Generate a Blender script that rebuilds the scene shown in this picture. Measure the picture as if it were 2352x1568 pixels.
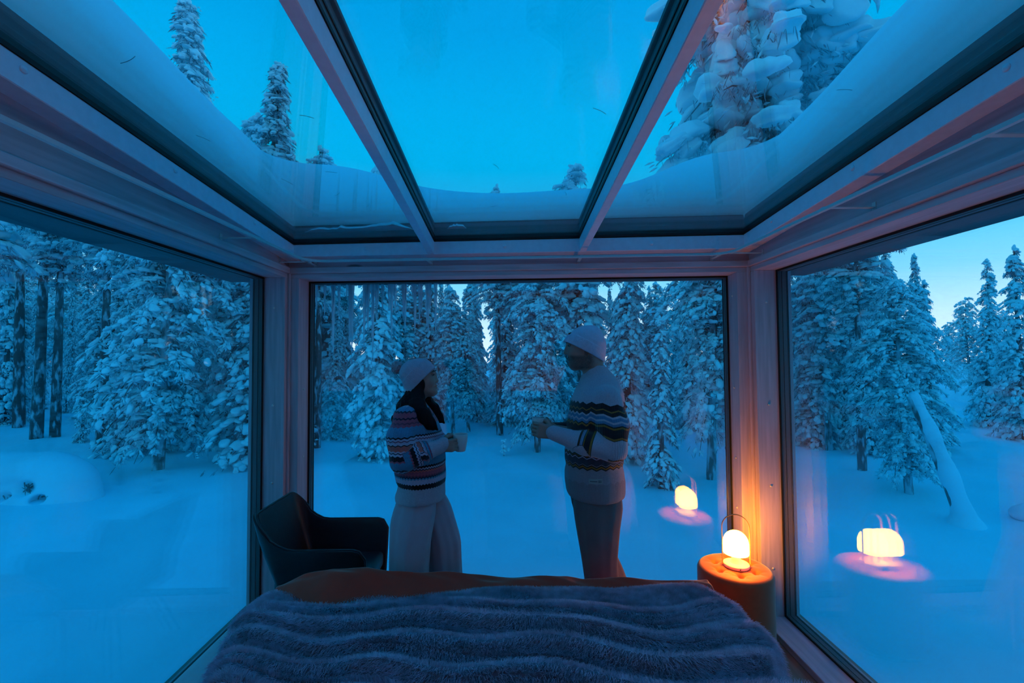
import bpy, bmesh, math, random
import numpy as np
from mathutils import Vector, Matrix

# ---------------------------------------------------------------- scene, camera, world, exposure
for o in list(bpy.data.objects):
    bpy.data.objects.remove(o)
SC = bpy.context.scene
COL = SC.collection
RNG = np.random.default_rng(7)
random.seed(7)

cam_d = bpy.data.cameras.new('camera')
cam_d.sensor_width = 36.0
cam_d.lens = 36.0 * 1045.0 / 2352.0
cam_d.clip_start = 0.02
cam_d.clip_end = 400
cam = bpy.data.objects.new('camera', cam_d)
COL.objects.link(cam)
_pi, _ya, _ro = math.radians(1.88), math.radians(0.45), math.radians(0.4)
_f = Vector((math.sin(_ya) * math.cos(_pi), math.cos(_ya) * math.cos(_pi), math.sin(_pi)))
_r = Vector((math.cos(_ya), -math.sin(_ya), 0))
_u = _r.cross(_f)
_r2 = _r * math.cos(_ro) - _u * math.sin(_ro)
_u2 = _r * math.sin(_ro) + _u * math.cos(_ro)
cam.matrix_world = Matrix(((_r2.x, _u2.x, -_f.x, 0), (_r2.y, _u2.y, -_f.y, 0), (_r2.z, _u2.z, -_f.z, 1.64), (0, 0, 0, 1)))
SC.camera = cam

SC.view_settings.view_transform = 'Standard'
SC.view_settings.look = 'None'
SC.view_settings.exposure = 0.28
SC.view_settings.gamma = 1.0
SC.view_settings.use_curve_mapping = False
SC.cycles.use_adaptive_sampling = True
SC.cycles.adaptive_threshold = 0.1
SC.cycles.adaptive_min_samples = 16
SC.cycles.max_bounces = 6
SC.cycles.diffuse_bounces = 3
SC.cycles.glossy_bounces = 3
SC.cycles.transmission_bounces = 6
SC.cycles.transparent_max_bounces = 40
SC.cycles.use_denoising = True
SC.cycles.caustics_reflective = False
SC.cycles.caustics_refractive = False

world = bpy.data.worlds.new('dusk_sky')
SC.world = world
world.use_nodes = True
wt = world.node_tree
wt.nodes.clear()
w_out = wt.nodes.new('ShaderNodeOutputWorld')
w_bg = wt.nodes.new('ShaderNodeBackground')
w_tc = wt.nodes.new('ShaderNodeTexCoord')
w_sx = wt.nodes.new('ShaderNodeSeparateXYZ')
w_as = wt.nodes.new('ShaderNodeMath'); w_as.operation = 'ARCSINE'
w_mr = wt.nodes.new('ShaderNodeMapRange')
w_mr.inputs['From Min'].default_value = 0.0
w_mr.inputs['From Max'].default_value = math.pi / 2
w_cr = wt.nodes.new('ShaderNodeValToRGB')
SKY = [(0.0, (0.80, 1.02, 1.20)), (0.04, (0.62, 0.95, 1.20)), (0.09, (0.24, 0.76, 1.14)), (0.15, (0.04, 0.62, 1.06)),
       (0.25, (0.0, 0.51, 0.92)), (0.40, (0.0, 0.345, 0.76)), (0.65, (0.0, 0.26, 0.76)), (1.0, (0.0, 0.19, 0.66))]
els = w_cr.color_ramp.elements
els[0].position, els[0].color = SKY[0][0], (*SKY[0][1], 1)
els[1].position, els[1].color = SKY[-1][0], (*SKY[-1][1], 1)
for p_, c_ in SKY[1:-1]:
    e_ = els.new(p_); e_.color = (*c_, 1)
wt.links.new(w_tc.outputs['Generated'], w_sx.inputs[0])
wt.links.new(w_sx.outputs['Z'], w_as.inputs[0])
wt.links.new(w_as.outputs[0], w_mr.inputs['Value'])
wt.links.new(w_mr.outputs[0], w_cr.inputs[0])
wt.links.new(w_cr.outputs[0], w_bg.inputs['Color'])
w_bg.inputs['Strength'].default_value = 1.0
wt.links.new(w_bg.outputs[0], w_out.inputs[0])

# ---------------------------------------------------------------- object helpers
def tag(o, label=None, cat=None, group=None, kind=None):
    if label: o['label'] = label
    if cat: o['category'] = cat
    if group: o['group'] = group
    if kind: o['kind'] = kind
    return o

def empty(name, loc=(0, 0, 0), rz=0.0, **kw):
    o = bpy.data.objects.new(name, None)
    o.empty_display_size = 0.1
    COL.objects.link(o)
    o.location = loc
    o.rotation_euler = (0, 0, rz)
    return tag(o, **kw)

def mesh_np(name, V, Fq, smooth=True):
    """V (n,3), Fq (m,k) one face size."""
    me = bpy.data.meshes.new(name)
    V = np.asarray(V, np.float32); Fq = np.asarray(Fq, np.int32)
    k = Fq.shape[1]
    me.vertices.add(len(V)); me.vertices.foreach_set('co', V.ravel())
    me.loops.add(Fq.size); me.loops.foreach_set('vertex_index', Fq.ravel())
    me.polygons.add(len(Fq))
    me.polygons.foreach_set('loop_start', np.arange(0, Fq.size, k, dtype=np.int32))
    me.polygons.foreach_set('loop_total', np.full(len(Fq), k, np.int32))
    me.polygons.foreach_set('use_smooth', np.full(len(Fq), smooth, bool))
    me.update(calc_edges=True)
    return me

def obj(name, me, mat=None, parent=None, loc=None, **kw):
    o = bpy.data.objects.new(name, me)
    COL.objects.link(o)
    if mat is not None:
        for m in (mat if isinstance(mat, (list, tuple)) else [mat]):
            me.materials.append(m)
    if parent is not None: o.parent = parent
    if loc is not None: o.location = loc
    return tag(o, **kw)

def bm_mesh(name, bm, smooth=False):
    me = bpy.data.meshes.new(name)
    bm.normal_update()
    bm.to_mesh(me); bm.free()
    if smooth:
        for p in me.polygons: p.use_smooth = True
    return me

def hexa(pts, bevel=0.0, seg=1):
    """bmesh of a hexahedron from 8 corners: bottom 4 (ccw) then top 4."""
    bm = bmesh.new()
    v = [bm.verts.new(p) for p in pts]
    for f in ((3, 2, 1, 0), (4, 5, 6, 7), (0, 1, 5, 4), (1, 2, 6, 5), (2, 3, 7, 6), (3, 0, 4, 7)):
        bm.faces.new([v[i] for i in f])
    bmesh.ops.recalc_face_normals(bm, faces=bm.faces[:])
    if bevel > 0:
        bmesh.ops.bevel(bm, geom=bm.edges[:], offset=bevel, segments=seg, affect='EDGES', profile=0.5)
    return bm

def box(name, x0, x1, y0, y1, z0, z1, mat, parent=None, bevel=0.0, seg=1, **kw):
    bm = hexa([(x0, y0, z0), (x1, y0, z0), (x1, y1, z0), (x0, y1, z0), (x0, y0, z1), (x1, y0, z1), (x1, y1, z1), (x0, y1, z1)], bevel, seg)
    return obj(name, bm_mesh(name, bm), mat, parent, **kw)

def tube_arrays(path, radii, n=8, closed_ends=True):
    P = np.asarray(path, float); R = np.broadcast_to(np.asarray(radii, float), (len(P),))
    T = np.gradient(P, axis=0); T /= np.linalg.norm(T, axis=1, keepdims=True) + 1e-12
    ref = np.array([0, 0, 1.0]) if abs(T[0, 2]) < 0.9 else np.array([1.0, 0, 0])
    A = np.cross(T[0], ref); A /= np.linalg.norm(A)
    V = []
    a = np.linspace(0, 2 * np.pi, n, endpoint=False)
    for i in range(len(P)):
        A = A - T[i] * (A @ T[i]); A /= np.linalg.norm(A) + 1e-12
        B = np.cross(T[i], A)
        V.append(P[i] + R[i] * (np.cos(a)[:, None] * A + np.sin(a)[:, None] * B))
    V = np.concatenate(V)
    Fq = []
    for i in range(len(P) - 1):
        for j in range(n):
            k = (j + 1) % n
            Fq.append((i * n + j, i * n + k, (i + 1) * n + k, (i + 1) * n + j))
    return V, np.array(Fq)

def tube(name, path, radii, mat, parent=None, n=10, **kw):
    V, Fq = tube_arrays(path, radii, n)
    bm = bmesh.new()
    vs = [bm.verts.new(v) for v in V]
    for f in Fq: bm.faces.new([vs[i] for i in f])
    bm.faces.new(vs[:n][::-1]); bm.faces.new(vs[-n:])
    return obj(name, bm_mesh(name, bm, True), mat, parent, **kw)

def lathe(name, prof, mat, parent=None, n=40, center=(0, 0, 0), closed=False, **kw):
    prof = np.asarray(prof, float)
    a = np.linspace(0, 2 * np.pi, n, endpoint=False)
    V = np.stack([prof[:, None, 0] * np.cos(a), prof[:, None, 0] * np.sin(a), np.repeat(prof[:, 1:2], n, 1)], -1).reshape(-1, 3) + np.array(center)
    Fq = []
    m = len(prof)
    for i in range(m if closed else m - 1):
        i2 = (i + 1) % m
        for j in range(n):
            k = (j + 1) % n
            Fq.append((i * n + j, i * n + k, i2 * n + k, i2 * n + j))
    me = mesh_np(name, V, Fq)
    bm = bmesh.new(); bm.from_mesh(me)
    bmesh.ops.remove_doubles(bm, verts=bm.verts[:], dist=1e-5)
    bmesh.ops.recalc_face_normals(bm, faces=bm.faces[:])
    bm.to_mesh(me); bm.free()
    for p in me.polygons: p.use_smooth = True
    return obj(name, me, mat, parent, **kw)

# ---------------------------------------------------------------- materials
def mat_new(name):
    m = bpy.data.materials.new(name); m.use_nodes = True
    return m, m.node_tree, m.node_tree.nodes['Principled BSDF']

def pbr(name, col, rough=0.6, noise=0.0, nscale=8.0, stretch=(1, 1, 1), bump=0.0, bscale=40.0, spec=0.3, metal=0.0, sheen=0.0, sub=0.0, coord='Object'):
    m, nt, b = mat_new(name)
    b.inputs['Base Color'].default_value = (*col, 1)
    b.inputs['Roughness'].default_value = rough
    b.inputs['Specular IOR Level'].default_value = spec
    b.inputs['Metallic'].default_value = metal
    if sheen:
        b.inputs['Sheen Weight'].default_value = sheen
        b.inputs['Sheen Roughness'].default_value = 0.4
    tc = nt.nodes.new('ShaderNodeTexCoord')
    mp = nt.nodes.new('ShaderNodeMapping'); mp.inputs['Scale'].default_value = stretch
    nt.links.new(tc.outputs[coord], mp.inputs[0])
    if noise:
        nz = nt.nodes.new('ShaderNodeTexNoise'); nz.inputs['Scale'].default_value = nscale; nz.inputs['Detail'].default_value = 4
        cr = nt.nodes.new('ShaderNodeValToRGB')
        lo = tuple(c * (1 - noise) for c in col); hi = tuple(min(1, c * (1 + noise)) for c in col)
        cr.color_ramp.elements[0].position = 0.3; cr.color_ramp.elements[0].color = (*lo, 1)
        cr.color_ramp.elements[1].position = 0.7; cr.color_ramp.elements[1].color = (*hi, 1)
        nt.links.new(mp.outputs[0], nz.inputs['Vector']); nt.links.new(nz.outputs[0], cr.inputs[0])
        nt.links.new(cr.outputs[0], b.inputs['Base Color'])
    if bump:
        nb = nt.nodes.new('ShaderNodeTexNoise'); nb.inputs['Scale'].default_value = bscale; nb.inputs['Detail'].default_value = 3
        bp = nt.nodes.new('ShaderNodeBump'); bp.inputs['Strength'].default_value = bump; bp.inputs['Distance'].default_value = 0.01
        nt.links.new(mp.outputs[0], nb.inputs['Vector']); nt.links.new(nb.outputs[0], bp.inputs['Height'])
        nt.links.new(bp.outputs[0], b.inputs['Normal'])
    return m

def wood(name, col, axis, knots=False):
    st = [14.0, 14.0, 14.0]; st[axis] = 0.8
    m, nt, b = mat_new(name)
    b.inputs['Roughness'].default_value = 0.55
    b.inputs['Specular IOR Level'].default_value = 0.3
    tc = nt.nodes.new('ShaderNodeTexCoord')
    mp = nt.nodes.new('ShaderNodeMapping'); mp.inputs['Scale'].default_value = st
    nz = nt.nodes.new('ShaderNodeTexNoise'); nz.inputs['Scale'].default_value = 3.0; nz.inputs['Detail'].default_value = 5
    cr = nt.nodes.new('ShaderNodeValToRGB')
    cr.color_ramp.elements[0].position = 0.32; cr.color_ramp.elements[0].color = (*[c * 0.80 for c in col], 1)
    cr.color_ramp.elements[1].position = 0.66; cr.color_ramp.elements[1].color = (*[min(1, c * 1.08) for c in col], 1)
    nt.links.new(tc.outputs['Object'], mp.inputs[0]); nt.links.new(mp.outputs[0], nz.inputs['Vector']); nt.links.new(nz.outputs[0], cr.inputs[0])
    last = cr.outputs[0]
    if knots:
        sk = [9.0, 9.0, 9.0]; sk[axis] = 2.6
        mk = nt.nodes.new('ShaderNodeMapping'); mk.inputs['Scale'].default_value = sk
        vo = nt.nodes.new('ShaderNodeTexVoronoi'); vo.inputs['Scale'].default_value = 1.0
        nt.links.new(tc.outputs['Object'], mk.inputs[0]); nt.links.new(mk.outputs[0], vo.inputs['Vector'])
        kr = nt.nodes.new('ShaderNodeValToRGB')
        kr.color_ramp.elements[0].position = 0.12; kr.color_ramp.elements[0].color = (0.35, 0.35, 0.35, 1)
        kr.color_ramp.elements[1].position = 0.19; kr.color_ramp.elements[1].color = (1, 1, 1, 1)
        nt.links.new(vo.outputs['Distance'], kr.inputs[0])
        mx = nt.nodes.new('ShaderNodeMix'); mx.data_type = 'RGBA'; mx.blend_type = 'MULTIPLY'; mx.inputs[0].default_value = 1.0
        nt.links.new(last, mx.inputs[6]); nt.links.new(kr.outputs[0], mx.inputs[7])
        last = mx.outputs[2]
    nt.links.new(last, b.inputs['Base Color'])
    return m

def glass_mat(name, tint=(1, 1, 1), f0=0.04):
    """thin architectural glass: clear transmission plus Schlick reflection on every surface."""
    m = bpy.data.materials.new(name); m.use_nodes = True
    nt = m.node_tree; nt.nodes.clear()
    out = nt.nodes.new('ShaderNodeOutputMaterial')
    tr = nt.nodes.new('ShaderNodeBsdfTransparent'); tr.inputs[0].default_value = (*tint, 1)
    gl = nt.nodes.new('ShaderNodeBsdfGlossy'); gl.inputs['Roughness'].default_value = 0.0
    mix = nt.nodes.new('ShaderNodeMixShader')
    ge = nt.nodes.new('ShaderNodeNewGeometry')
    dt = nt.nodes.new('ShaderNodeVectorMath'); dt.operation = 'DOT_PRODUCT'
    ab = nt.nodes.new('ShaderNodeMath'); ab.operation = 'ABSOLUTE'
    om = nt.nodes.new('ShaderNodeMath'); om.operation = 'SUBTRACT'; om.inputs[0].default_value = 1.0
    pw = nt.nodes.new('ShaderNodeMath'); pw.operation = 'POWER'; pw.inputs[1].default_value = 5.0
    mu = nt.nodes.new('ShaderNodeMath'); mu.operation = 'MULTIPLY_ADD'; mu.inputs[1].default_value = 1 - f0; mu.inputs[2].default_value = f0
    nt.links.new(ge.outputs['Normal'], dt.inputs[0]); nt.links.new(ge.outputs['Incoming'], dt.inputs[1])
    nt.links.new(dt.outputs['Value'], ab.inputs[0]); nt.links.new(ab.outputs[0], om.inputs[1]); nt.links.new(om.outputs[0], pw.inputs[0])
    nt.links.new(pw.outputs[0], mu.inputs[0]); nt.links.new(mu.outputs[0], mix.inputs[0])
    nt.links.new(tr.outputs[0], mix.inputs[1]); nt.links.new(gl.outputs[0], mix.inputs[2])
    nt.links.new(mix.outputs[0], out.inputs[0])
    return m

M = {}
PINE = (0.66, 0.52, 0.57)
for ax, nm in enumerate('xyz'):
    M['wood_' + nm] = wood('pine_' + nm, PINE, ax)
    M['knot_' + nm] = wood('knotty_pine_' + nm, (0.56, 0.43, 0.48), ax, True)
M['white_paint'] = pbr('white_painted_wood', (0.80, 0.74, 0.84), 0.36, 0.04, 30)
M['alu'] = pbr('white_aluminium', (0.62, 0.62, 0.62), 0.3, spec=0.5)
M['frame'] = pbr('window_frame_grey', (0.16, 0.15, 0.16), 0.45)
M['gasket'] = pbr('black_gasket', (0.01, 0.01, 0.012), 0.6)
M['curb'] = pbr('dark_roof_flashing', (0.05, 0.05, 0.06), 0.5)
M['glass'] = glass_mat('window_glass', (0.998, 1.0, 1.0))
M['floor'] = wood('floor_oak', (0.30, 0.22, 0.16), 1)
M['cap'] = pbr('plastic_cap', (0.75, 0.72, 0.68), 0.4)
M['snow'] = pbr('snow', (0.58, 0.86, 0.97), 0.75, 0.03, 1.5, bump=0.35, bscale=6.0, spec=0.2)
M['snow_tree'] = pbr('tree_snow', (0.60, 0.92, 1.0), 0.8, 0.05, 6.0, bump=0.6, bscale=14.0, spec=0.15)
M['bark'] = pbr('bark', (0.11, 0.09, 0.085), 0.9, 0.5, 6, (1, 1, 0.25), bump=0.8, bscale=14)
M['bark_frost'] = pbr('frosted_bark', (0.30, 0.30, 0.31), 0.9, 0.6, 7, (1, 1, 0.4), bump=0.8, bscale=14)
def frost_bark(name, dark, thr):
    m, nt, b = mat_new(name); b.inputs['Roughness'].default_value = 0.9
    tc = nt.nodes.new('ShaderNodeTexCoord'); mp = nt.nodes.new('ShaderNodeMapping'); mp.inputs['Scale'].default_value = (1, 1, 0.35)
    nz = nt.nodes.new('ShaderNodeTexNoise'); nz.inputs['Scale'].default_value = 9; nz.inputs['Detail'].default_value = 6
    cr = nt.nodes.new('ShaderNodeValToRGB')
    cr.color_ramp.elements[0].position = thr - 0.06; cr.color_ramp.elements[0].color = (*dark, 1)
    cr.color_ramp.elements[1].position = thr + 0.08; cr.color_ramp.elements[1].color = (0.42, 0.60, 0.68, 1)
    nt.links.new(tc.outputs['Object'], mp.inputs[0]); nt.links.new(mp.outputs[0], nz.inputs['Vector']); nt.links.new(nz.outputs[0], cr.inputs[0]); nt.links.new(cr.outputs[0], b.inputs['Base Color'])
    bp = nt.nodes.new('ShaderNodeBump'); bp.inputs['Strength'].default_value = 0.7; bp.inputs['Distance'].default_value = 0.02
    nt.links.new(nz.outputs[0], bp.inputs['Height']); nt.links.new(bp.outputs[0], b.inputs['Normal'])
    return m
M['bark'] = frost_bark('bark_with_frost', (0.085, 0.07, 0.07), 0.56)
M['bark_frost'] = frost_bark('frosted_bark', (0.14, 0.13, 0.13), 0.48)
M['needle'] = pbr('frosted_needles', (0.20, 0.30, 0.35), 0.8, 0.5, 5)
M['ice'] = None

# ---------------------------------------------------------------- the cabin shell
XL, XR, YB = -1.52, 1.60, -1.6            # inner wall faces, back wall
CL, CR = Vector((XL, 3.15)), Vector((XR, 2.99))   # far corners
ZF, ZS, ZH = -0.06, -0.02, 2.19           # floor, sill, window head

def zg(y):                                 # underside of the roof glass
    return 2.405 + 0.078 * (3.0 - y)

class Wall:
    def __init__(self, A, U, N, Lu, wood_ax):
        self.A, self.U, self.N, self.L = Vector(A), Vector(U).normalized(), Vector(N).normalized(), Lu
        self.wm = M['wood_' + wood_ax]; self.km = M['knot_' + wood_ax]
    def p(self, u, n, z):
        q = self.A + self.U * u + self.N * n
        return (q.x, q.y, z)
    def box(self, name, u, n, z, mat, parent, bevel=0.0, z1b=None):
        """z1b: top height at the far end of u if it slopes"""
        zb = z[1] if z1b is None else z1b
        pts = [self.p(u[0], n[0], z[0]), self.p(u[1], n[0], z[0]), self.p(u[1], n[1], z[0]), self.p(u[0], n[1], z[0]),
               self.p(u[0], n[0], z[1]), self.p(u[1], n[0], zb), self.p(u[1], n[1], zb), self.p(u[0], n[1], z[1])]
        return obj(name, bm_mesh(name, hexa(pts, bevel)), mat, parent)

_du = (CR - CL)
W_FAR = Wall(CL, _du, (-_du.y, _du.x), _du.length, 'x')
W_LEFT = Wall((XL, YB), (0, 1), (-1, 0), CL.y - YB, 'y')
W_RIGHT = Wall((XR, YB), (0, 1), (1, 0), CR.y - YB, 'y')

box('floor', XL - 0.3, XR + 0.3, YB - 0.2, 3.45, ZF - 0.2, ZF, M['floor'], kind='structure', label='wooden cabin floor under the bed')

def screw_cap(w, u, n, z, axis, parent):
    """small domed plastic cap; axis 'u' = on a jamb facing along -u/+u"""
    r = 0.0075
    pr = [(r, 0), (r, 0.002), (r * 0.8, 0.0042), (r * 0.4, 0.0055), (0.0001, 0.006)]
    o = lathe('screw_cap', pr, M['cap'], parent, n=14)
    q = w.p(u, n, z)
    d = {'-u': -w.U, '+u': w.U}[axis]
    o.matrix_local = Matrix.Translation(q) @ Vector((d.x, d.y, 0)).to_track_quat('Z', 'Y').to_matrix().to_4x4()
    return o

def build_wall(w, name, wname, u0, u1, label, wlabel, caps=True, side=True):
    root = empty(name, kind='structure', label=label)
    far = 0.24
    # posts on either side of the opening, lintel, sill
    w.box('post', (-0.25 if not side else 0, u0), (0, far), (ZF, ZH), M['wood_z'], root, 0.002)
    w.box('post', (u1, w.L + (0.25 if not side else 0.0)), (0, far), (ZF, ZH), M['wood_z'], root, 0.002)
    w.box('lintel', (-0.0, w.L), (0, far), (ZH, 2.222), w.wm, root, 0.002)
    w.box('moulding', (0.0, w.L), (-0.016, 0.06), (2.222, 2.264), w.wm, root, 0.004)
    q0, q1 = w.p(0, 0, 0), w.p(w.L, 0, 0)
    w.box('header_board', (0.0, w.L), (0.0, 0.2), (2.264, zg(q0[1]) - 0.05), w.km, root, 0.0, zg(q1[1]) - 0.05)
    w.box('sill_board', (u0, u1), (-0.012, far), (ZF, ZS), w.wm, root, 0.003)
    w.box('corner_batten', (w.L - 0.018, w.L), (-0.016, 0.0), (ZF, 2.222), M['wood_z'], root, 0.003)
    if not side:
        w.box('corner_batten', (0, 0.018), (-0.016, 0.0), (ZF, 2.222), M['wood_z'], root, 0.003)
    if caps:
        for z in (0.28, 0.80, 1.32, 1.98) if side else (0.62, 0.95, 1.42, 2.04):
            screw_cap(w, u1 - 0.0005, 0.075, z, '-u', root)
            if not side: screw_cap(w, u0 + 0.0005, 0.075, z, '+u', root)
    # the glazing unit: a window of its own
    win = empty(wname, kind='structure', label=wlabel)
    i, g = 0.009, 0.012
    for nm, n0, n1, ins, mt in (('frame', 0.148, 0.205, i, M['frame']), ('gasket', 0.141, 0.148, g, M['gasket']), ('gasket', 0.172, 0.176, g - 0.002, M['gasket']), ('gasket', 0.203, 0.212, g, M['gasket'])):
        bm = bmesh.new()
        for (ua, ub, za, zb) in ((u0, u0 + ins, ZS, ZH), (u1 - ins, u1, ZS, ZH), (u0 + ins, u1 - ins, ZS, ZS + ins), (u0 + ins, u1 - ins, ZH - ins, ZH)):
            b2 = hexa([w.p(ua, n0, za), w.p(ub, n0, za), w.p(ub, n1, za), w.p(ua, n1, za), w.p(ua, n0, zb), w.p(ub, n0, zb), w.p(ub, n1, zb), w.p(ua, n1, zb)])
            tm = bpy.data.meshes.new('t'); b2.to_mesh(tm); b2.free(); bm.from_mesh(tm); bpy.data.meshes.remove(tm)
        obj(nm, bm_mesh(nm, bm), mt, win)
    for n0 in (0.152, 0.178, 0.198):
        w.box('pane', (u0 + 0.004, u1 - 0.004), (n0, n0 + 0.004), (ZS + 0.004, ZH - 0.004), M['glass'], win)
    return root

build_wall(W_LEFT, 'wall_left', 'window_1', 2.25, 3.10 - YB, 'left cabin wall of pale pine framing', 'large left window looking onto the snowy forest')
build_wall(W_FAR, 'wall_far', 'window_2', 0.072, W_FAR.L - 0.08, 'far cabin wall of pale pine framing', 'large far window behind the two people', side=False)
build_wall(W_RIGHT, 'wall_right', 'window_3', 2.25, 2.93 - YB, 'right cabin wall of pale pine framing', 'large right window beside the lamp')

# knots and grain come from the material; rear wall and rear ceiling close the room behind the bed
box('wall_back', XL - 0.25, XR + 0.25, YB - 0.2, YB, ZF, 2.9, M['knot_x'], kind='structure', label='pine wall behind the head of the bed')

# ---------------------------------------------------------------- glazed roof
ceil = empty('ceiling', kind='structure', label='glazed roof frame of white painted beams')
def sloped(name, x0, x1, y0, y1, dz0, dz1, mat, parent, bevel=0.0, sk=(0, 0)):
    """bar following the roof pitch; sk = y offsets of the far end at x0 / x1"""
    ya, yb = y1 + sk[0], y1 + sk[1]
    pts = [(x0, y0, zg(y0) + dz0), (x1, y0, zg(y0) + dz0), (x1, yb, zg(yb) + dz0), (x0, ya, zg(ya) + dz0),
           (x0, y0, zg(y0) + dz1), (x1, y0, zg(y0) + dz1), (x1, yb, zg(yb) + dz1), (x0, ya, zg(ya) + dz1)]
    return obj(name, bm_mesh(name, hexa(pts, bevel)), mat, parent)
RX0, RX1 = -1.44, 1.516
YR0 = 0.42
def yfar(x):                               # inner face of the far roof beam (runs with the far wall)
    return 3.05 + (x - RX0) / (RX1 - RX0) * (2.885 - 3.05)
sloped('roof_beam', RX0 - 0.36, RX0, YB - 0.2, 3.3, -0.09, 0.0, M['white_paint'], ceil, 0.003)
sloped('roof_beam', RX1, RX1 + 0.36, YB - 0.2, 3.3, -0.09, 0.0, M['white_paint'], ceil, 0.003)
bm = hexa([(RX0 - 0.3, yfar(RX0 - 0.3), 2.318), (RX1 + 0.3, yfar(RX1 + 0.3), 2.322), (RX1 + 0.3, 3.35, 2.318), (RX0 - 0.3, 3.5, 2.318),
           (RX0 - 0.3, yfar(RX0 - 0.3), 2.402), (RX1 + 0.3, yfar(RX1 + 0.3), 2.412), (RX1 + 0.3, 3.35, 2.40), (RX0 - 0.3, 3.5, 2.40)], 0.003)
obj('roof_beam', bm_mesh('roof_beam', bm), M['white_paint'], ceil)
sloped('rear_ceiling', RX0 - 0.36, RX1 + 0.36, YB - 0.2, YR0, -0.09, 0.12, M['wood_y'], ceil)
RAFT = [(-0.532, -0.488), (0.468, 0.513)]
for xa, xb in RAFT:
    sk = (yfar(xa) - 3.0, yfar(xb) - 3.0)
    sloped('rafter', xa, xb, YR0 - 0.05, 3.0, -0.085, 0.0, M['white_paint'], ceil, 0.003, sk)
    sloped('rafter_gasket', xa - 0.004, xb + 0.004, YR0, 3.0, 0.0, 0.014, M['gasket'], ceil, 0.0, sk)
    sloped('rafter_spacer', xa + 0.002, xb - 0.002, YR0, 3.0, 0.014, 0.085, M['frame'], ceil, 0.0, sk)
    sloped('rafter_spacer_seal', xa - 0.002, xb + 0.002, YR0, 3.0, 0.044, 0.052, M['gasket'], ceil, 0.0, sk)
    sloped('rafter_cap', xa - 0.012, xb + 0.012, YR0, 3.0, 0.085, 0.10, M['gasket'], ceil, 0.0, sk)
for k in range(6):                         # screw caps along the side beams
    for sx, xx in ((1, RX0), (-1, RX1)):
        y = 1.02 + 0.62 * k - 0.3
        if y > 2.9: continue
        o = lathe('beam_cap', [(0.012, 0), (0.012, 0.002), (0.009, 0.004), (0.0001, 0.005)], M['white_paint'], ceil, n=16)
        o.matrix_local = Matrix.Translation((xx, y, zg(y) - 0.03)) @ Vector((sx, 0, 0)).to_track_quat('Z', 'Y').to_matrix().to_4x4()
for x in (-0.95, -0.02, 0.93):
    o = lathe('beam_cap', [(0.012, 0), (0.012, 0.002), (0.009, 0.004), (0.0001, 0.005)], M['white_paint'], ceil, n=16)
    o.matrix_local = Matrix.Translation((x, yfar(x), 2.365)) @ Vector((0, -1, 0)).to_track_quat('Z', 'Y').to_matrix().to_4x4()

sloped('edge_gasket', RX0 - 0.02, RX0 + 0.004, YR0, 3.0, 0.0, 0.016, M['gasket'], ceil, 0, (yfar(RX0) - 3, yfar(RX0) - 3))
sloped('edge_gasket', RX1 - 0.004, RX1 + 0.02, YR0, 3.0, 0.0, 0.016, M['gasket'], ceil, 0, (yfar(RX1) - 3, yfar(RX1) - 3))
def far_bar(name, d0, d1, dz0, dz1, mat, parent):
    a, b = RX0 - 0.02, RX1 + 0.02
    pts = []
    for dz in (dz0, dz1):
        for (x, d) in ((a, d0), (b, d0), (b, d1), (a, d1)):
            pts.append((x, yfar(x) + d, zg(yfar(x)) + dz))
    return obj(name, bm_mesh(name, hexa(pts)), mat, parent)
far_bar('edge_gasket', -0.004, 0.02, 0.0, 0.016, M['gasket'], ceil)
# dark flashing curb outside the glass
sloped('roof_curb', RX0 - 0.14, RX0 - 0.012, YB, 3.0, 0.012, 0.13, M['curb'], ceil, 0.0, (0.2, 0.2))
sloped('roof_curb', RX1 + 0.012, RX1 + 0.14, YB, 3.0, 0.012, 0.13, M['curb'], ceil, 0.0, (0.1, 0.1))
far_bar('roof_curb', 0.012, 0.14, 0.012, 0.13, M['curb'], ceil)
# outer roof edge that carries the snow and the icicles
W_FAR.box('eave', (-0.35, W_FAR.L + 0.35), (0.2, 0.62), (2.235, 2.40), M['curb'], ceil)
W_LEFT.box('eave', (-0.2, W_LEFT.L + 0.5), (0.2, 0.7), (2.25, 2.42), M['curb'], ceil)
W_RIGHT.box('eave', (-0.2, W_RIGHT.L + 0.5), (0.2, 0.7), (2.25, 2.42), M['curb'], ceil)

bays = [(RX0 - 0.01, RAFT[0][0] + 0.01), (RAFT[0][1] - 0.01, RAFT[1][0] + 0.01), (RAFT[1][1] - 0.01, RX1 + 0.01)]
for k, (xa, xb) in enumerate(bays):
    win = empty('window_%d' % (4 + k), kind='structure', label=['left roof window with snow along its edge', 'middle roof window open to the dusk sky', 'right roof window under the big snowy tree'][k])
    sk = (yfar(xa) - 2.99, yfar(xb) - 2.99)
    for dz in (0.018, 0.046, 0.072):
        sloped('pane', xa, xb, YR0, 3.0, dz, dz + 0.004, M['glass'], win, 0.0, sk)

# curtain rail on brackets under the beams
zr = 2.268
def arc(c, r, a0, a1, n=8):
    return [(c[0] + r * math.cos(a), c[1] + r * math.sin(a), zr) for a in np.linspace(a0, a1, n)]
rl, rr_, yl, yr, rad = -1.315, 1.375, 2.95, 2.815, 0.13
path = [(rl, -0.5, zr)] + arc((rl + rad, yl - rad), rad, math.pi, math.pi / 2) + arc((rr_ - rad, yr - rad), rad, math.pi / 2, 0) + [(rr_, -0.5, zr)]
rail = empty('curtain_rail', (0, 0, 0), label='white aluminium curtain rail running round under the roof beams', cat='curtain rail')
P = np.array(path); Tn = np.gradient(P, axis=0); Tn /= np.linalg.norm(Tn, axis=1)[:, None]
Nn = np.stack([Tn[:, 1], -Tn[:, 0], 0 * Tn[:, 0]], 1)
prof = [(-0.008, -0.007), (0.008, -0.007), (0.008, 0.007), (-0.008, 0.007)]
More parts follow.
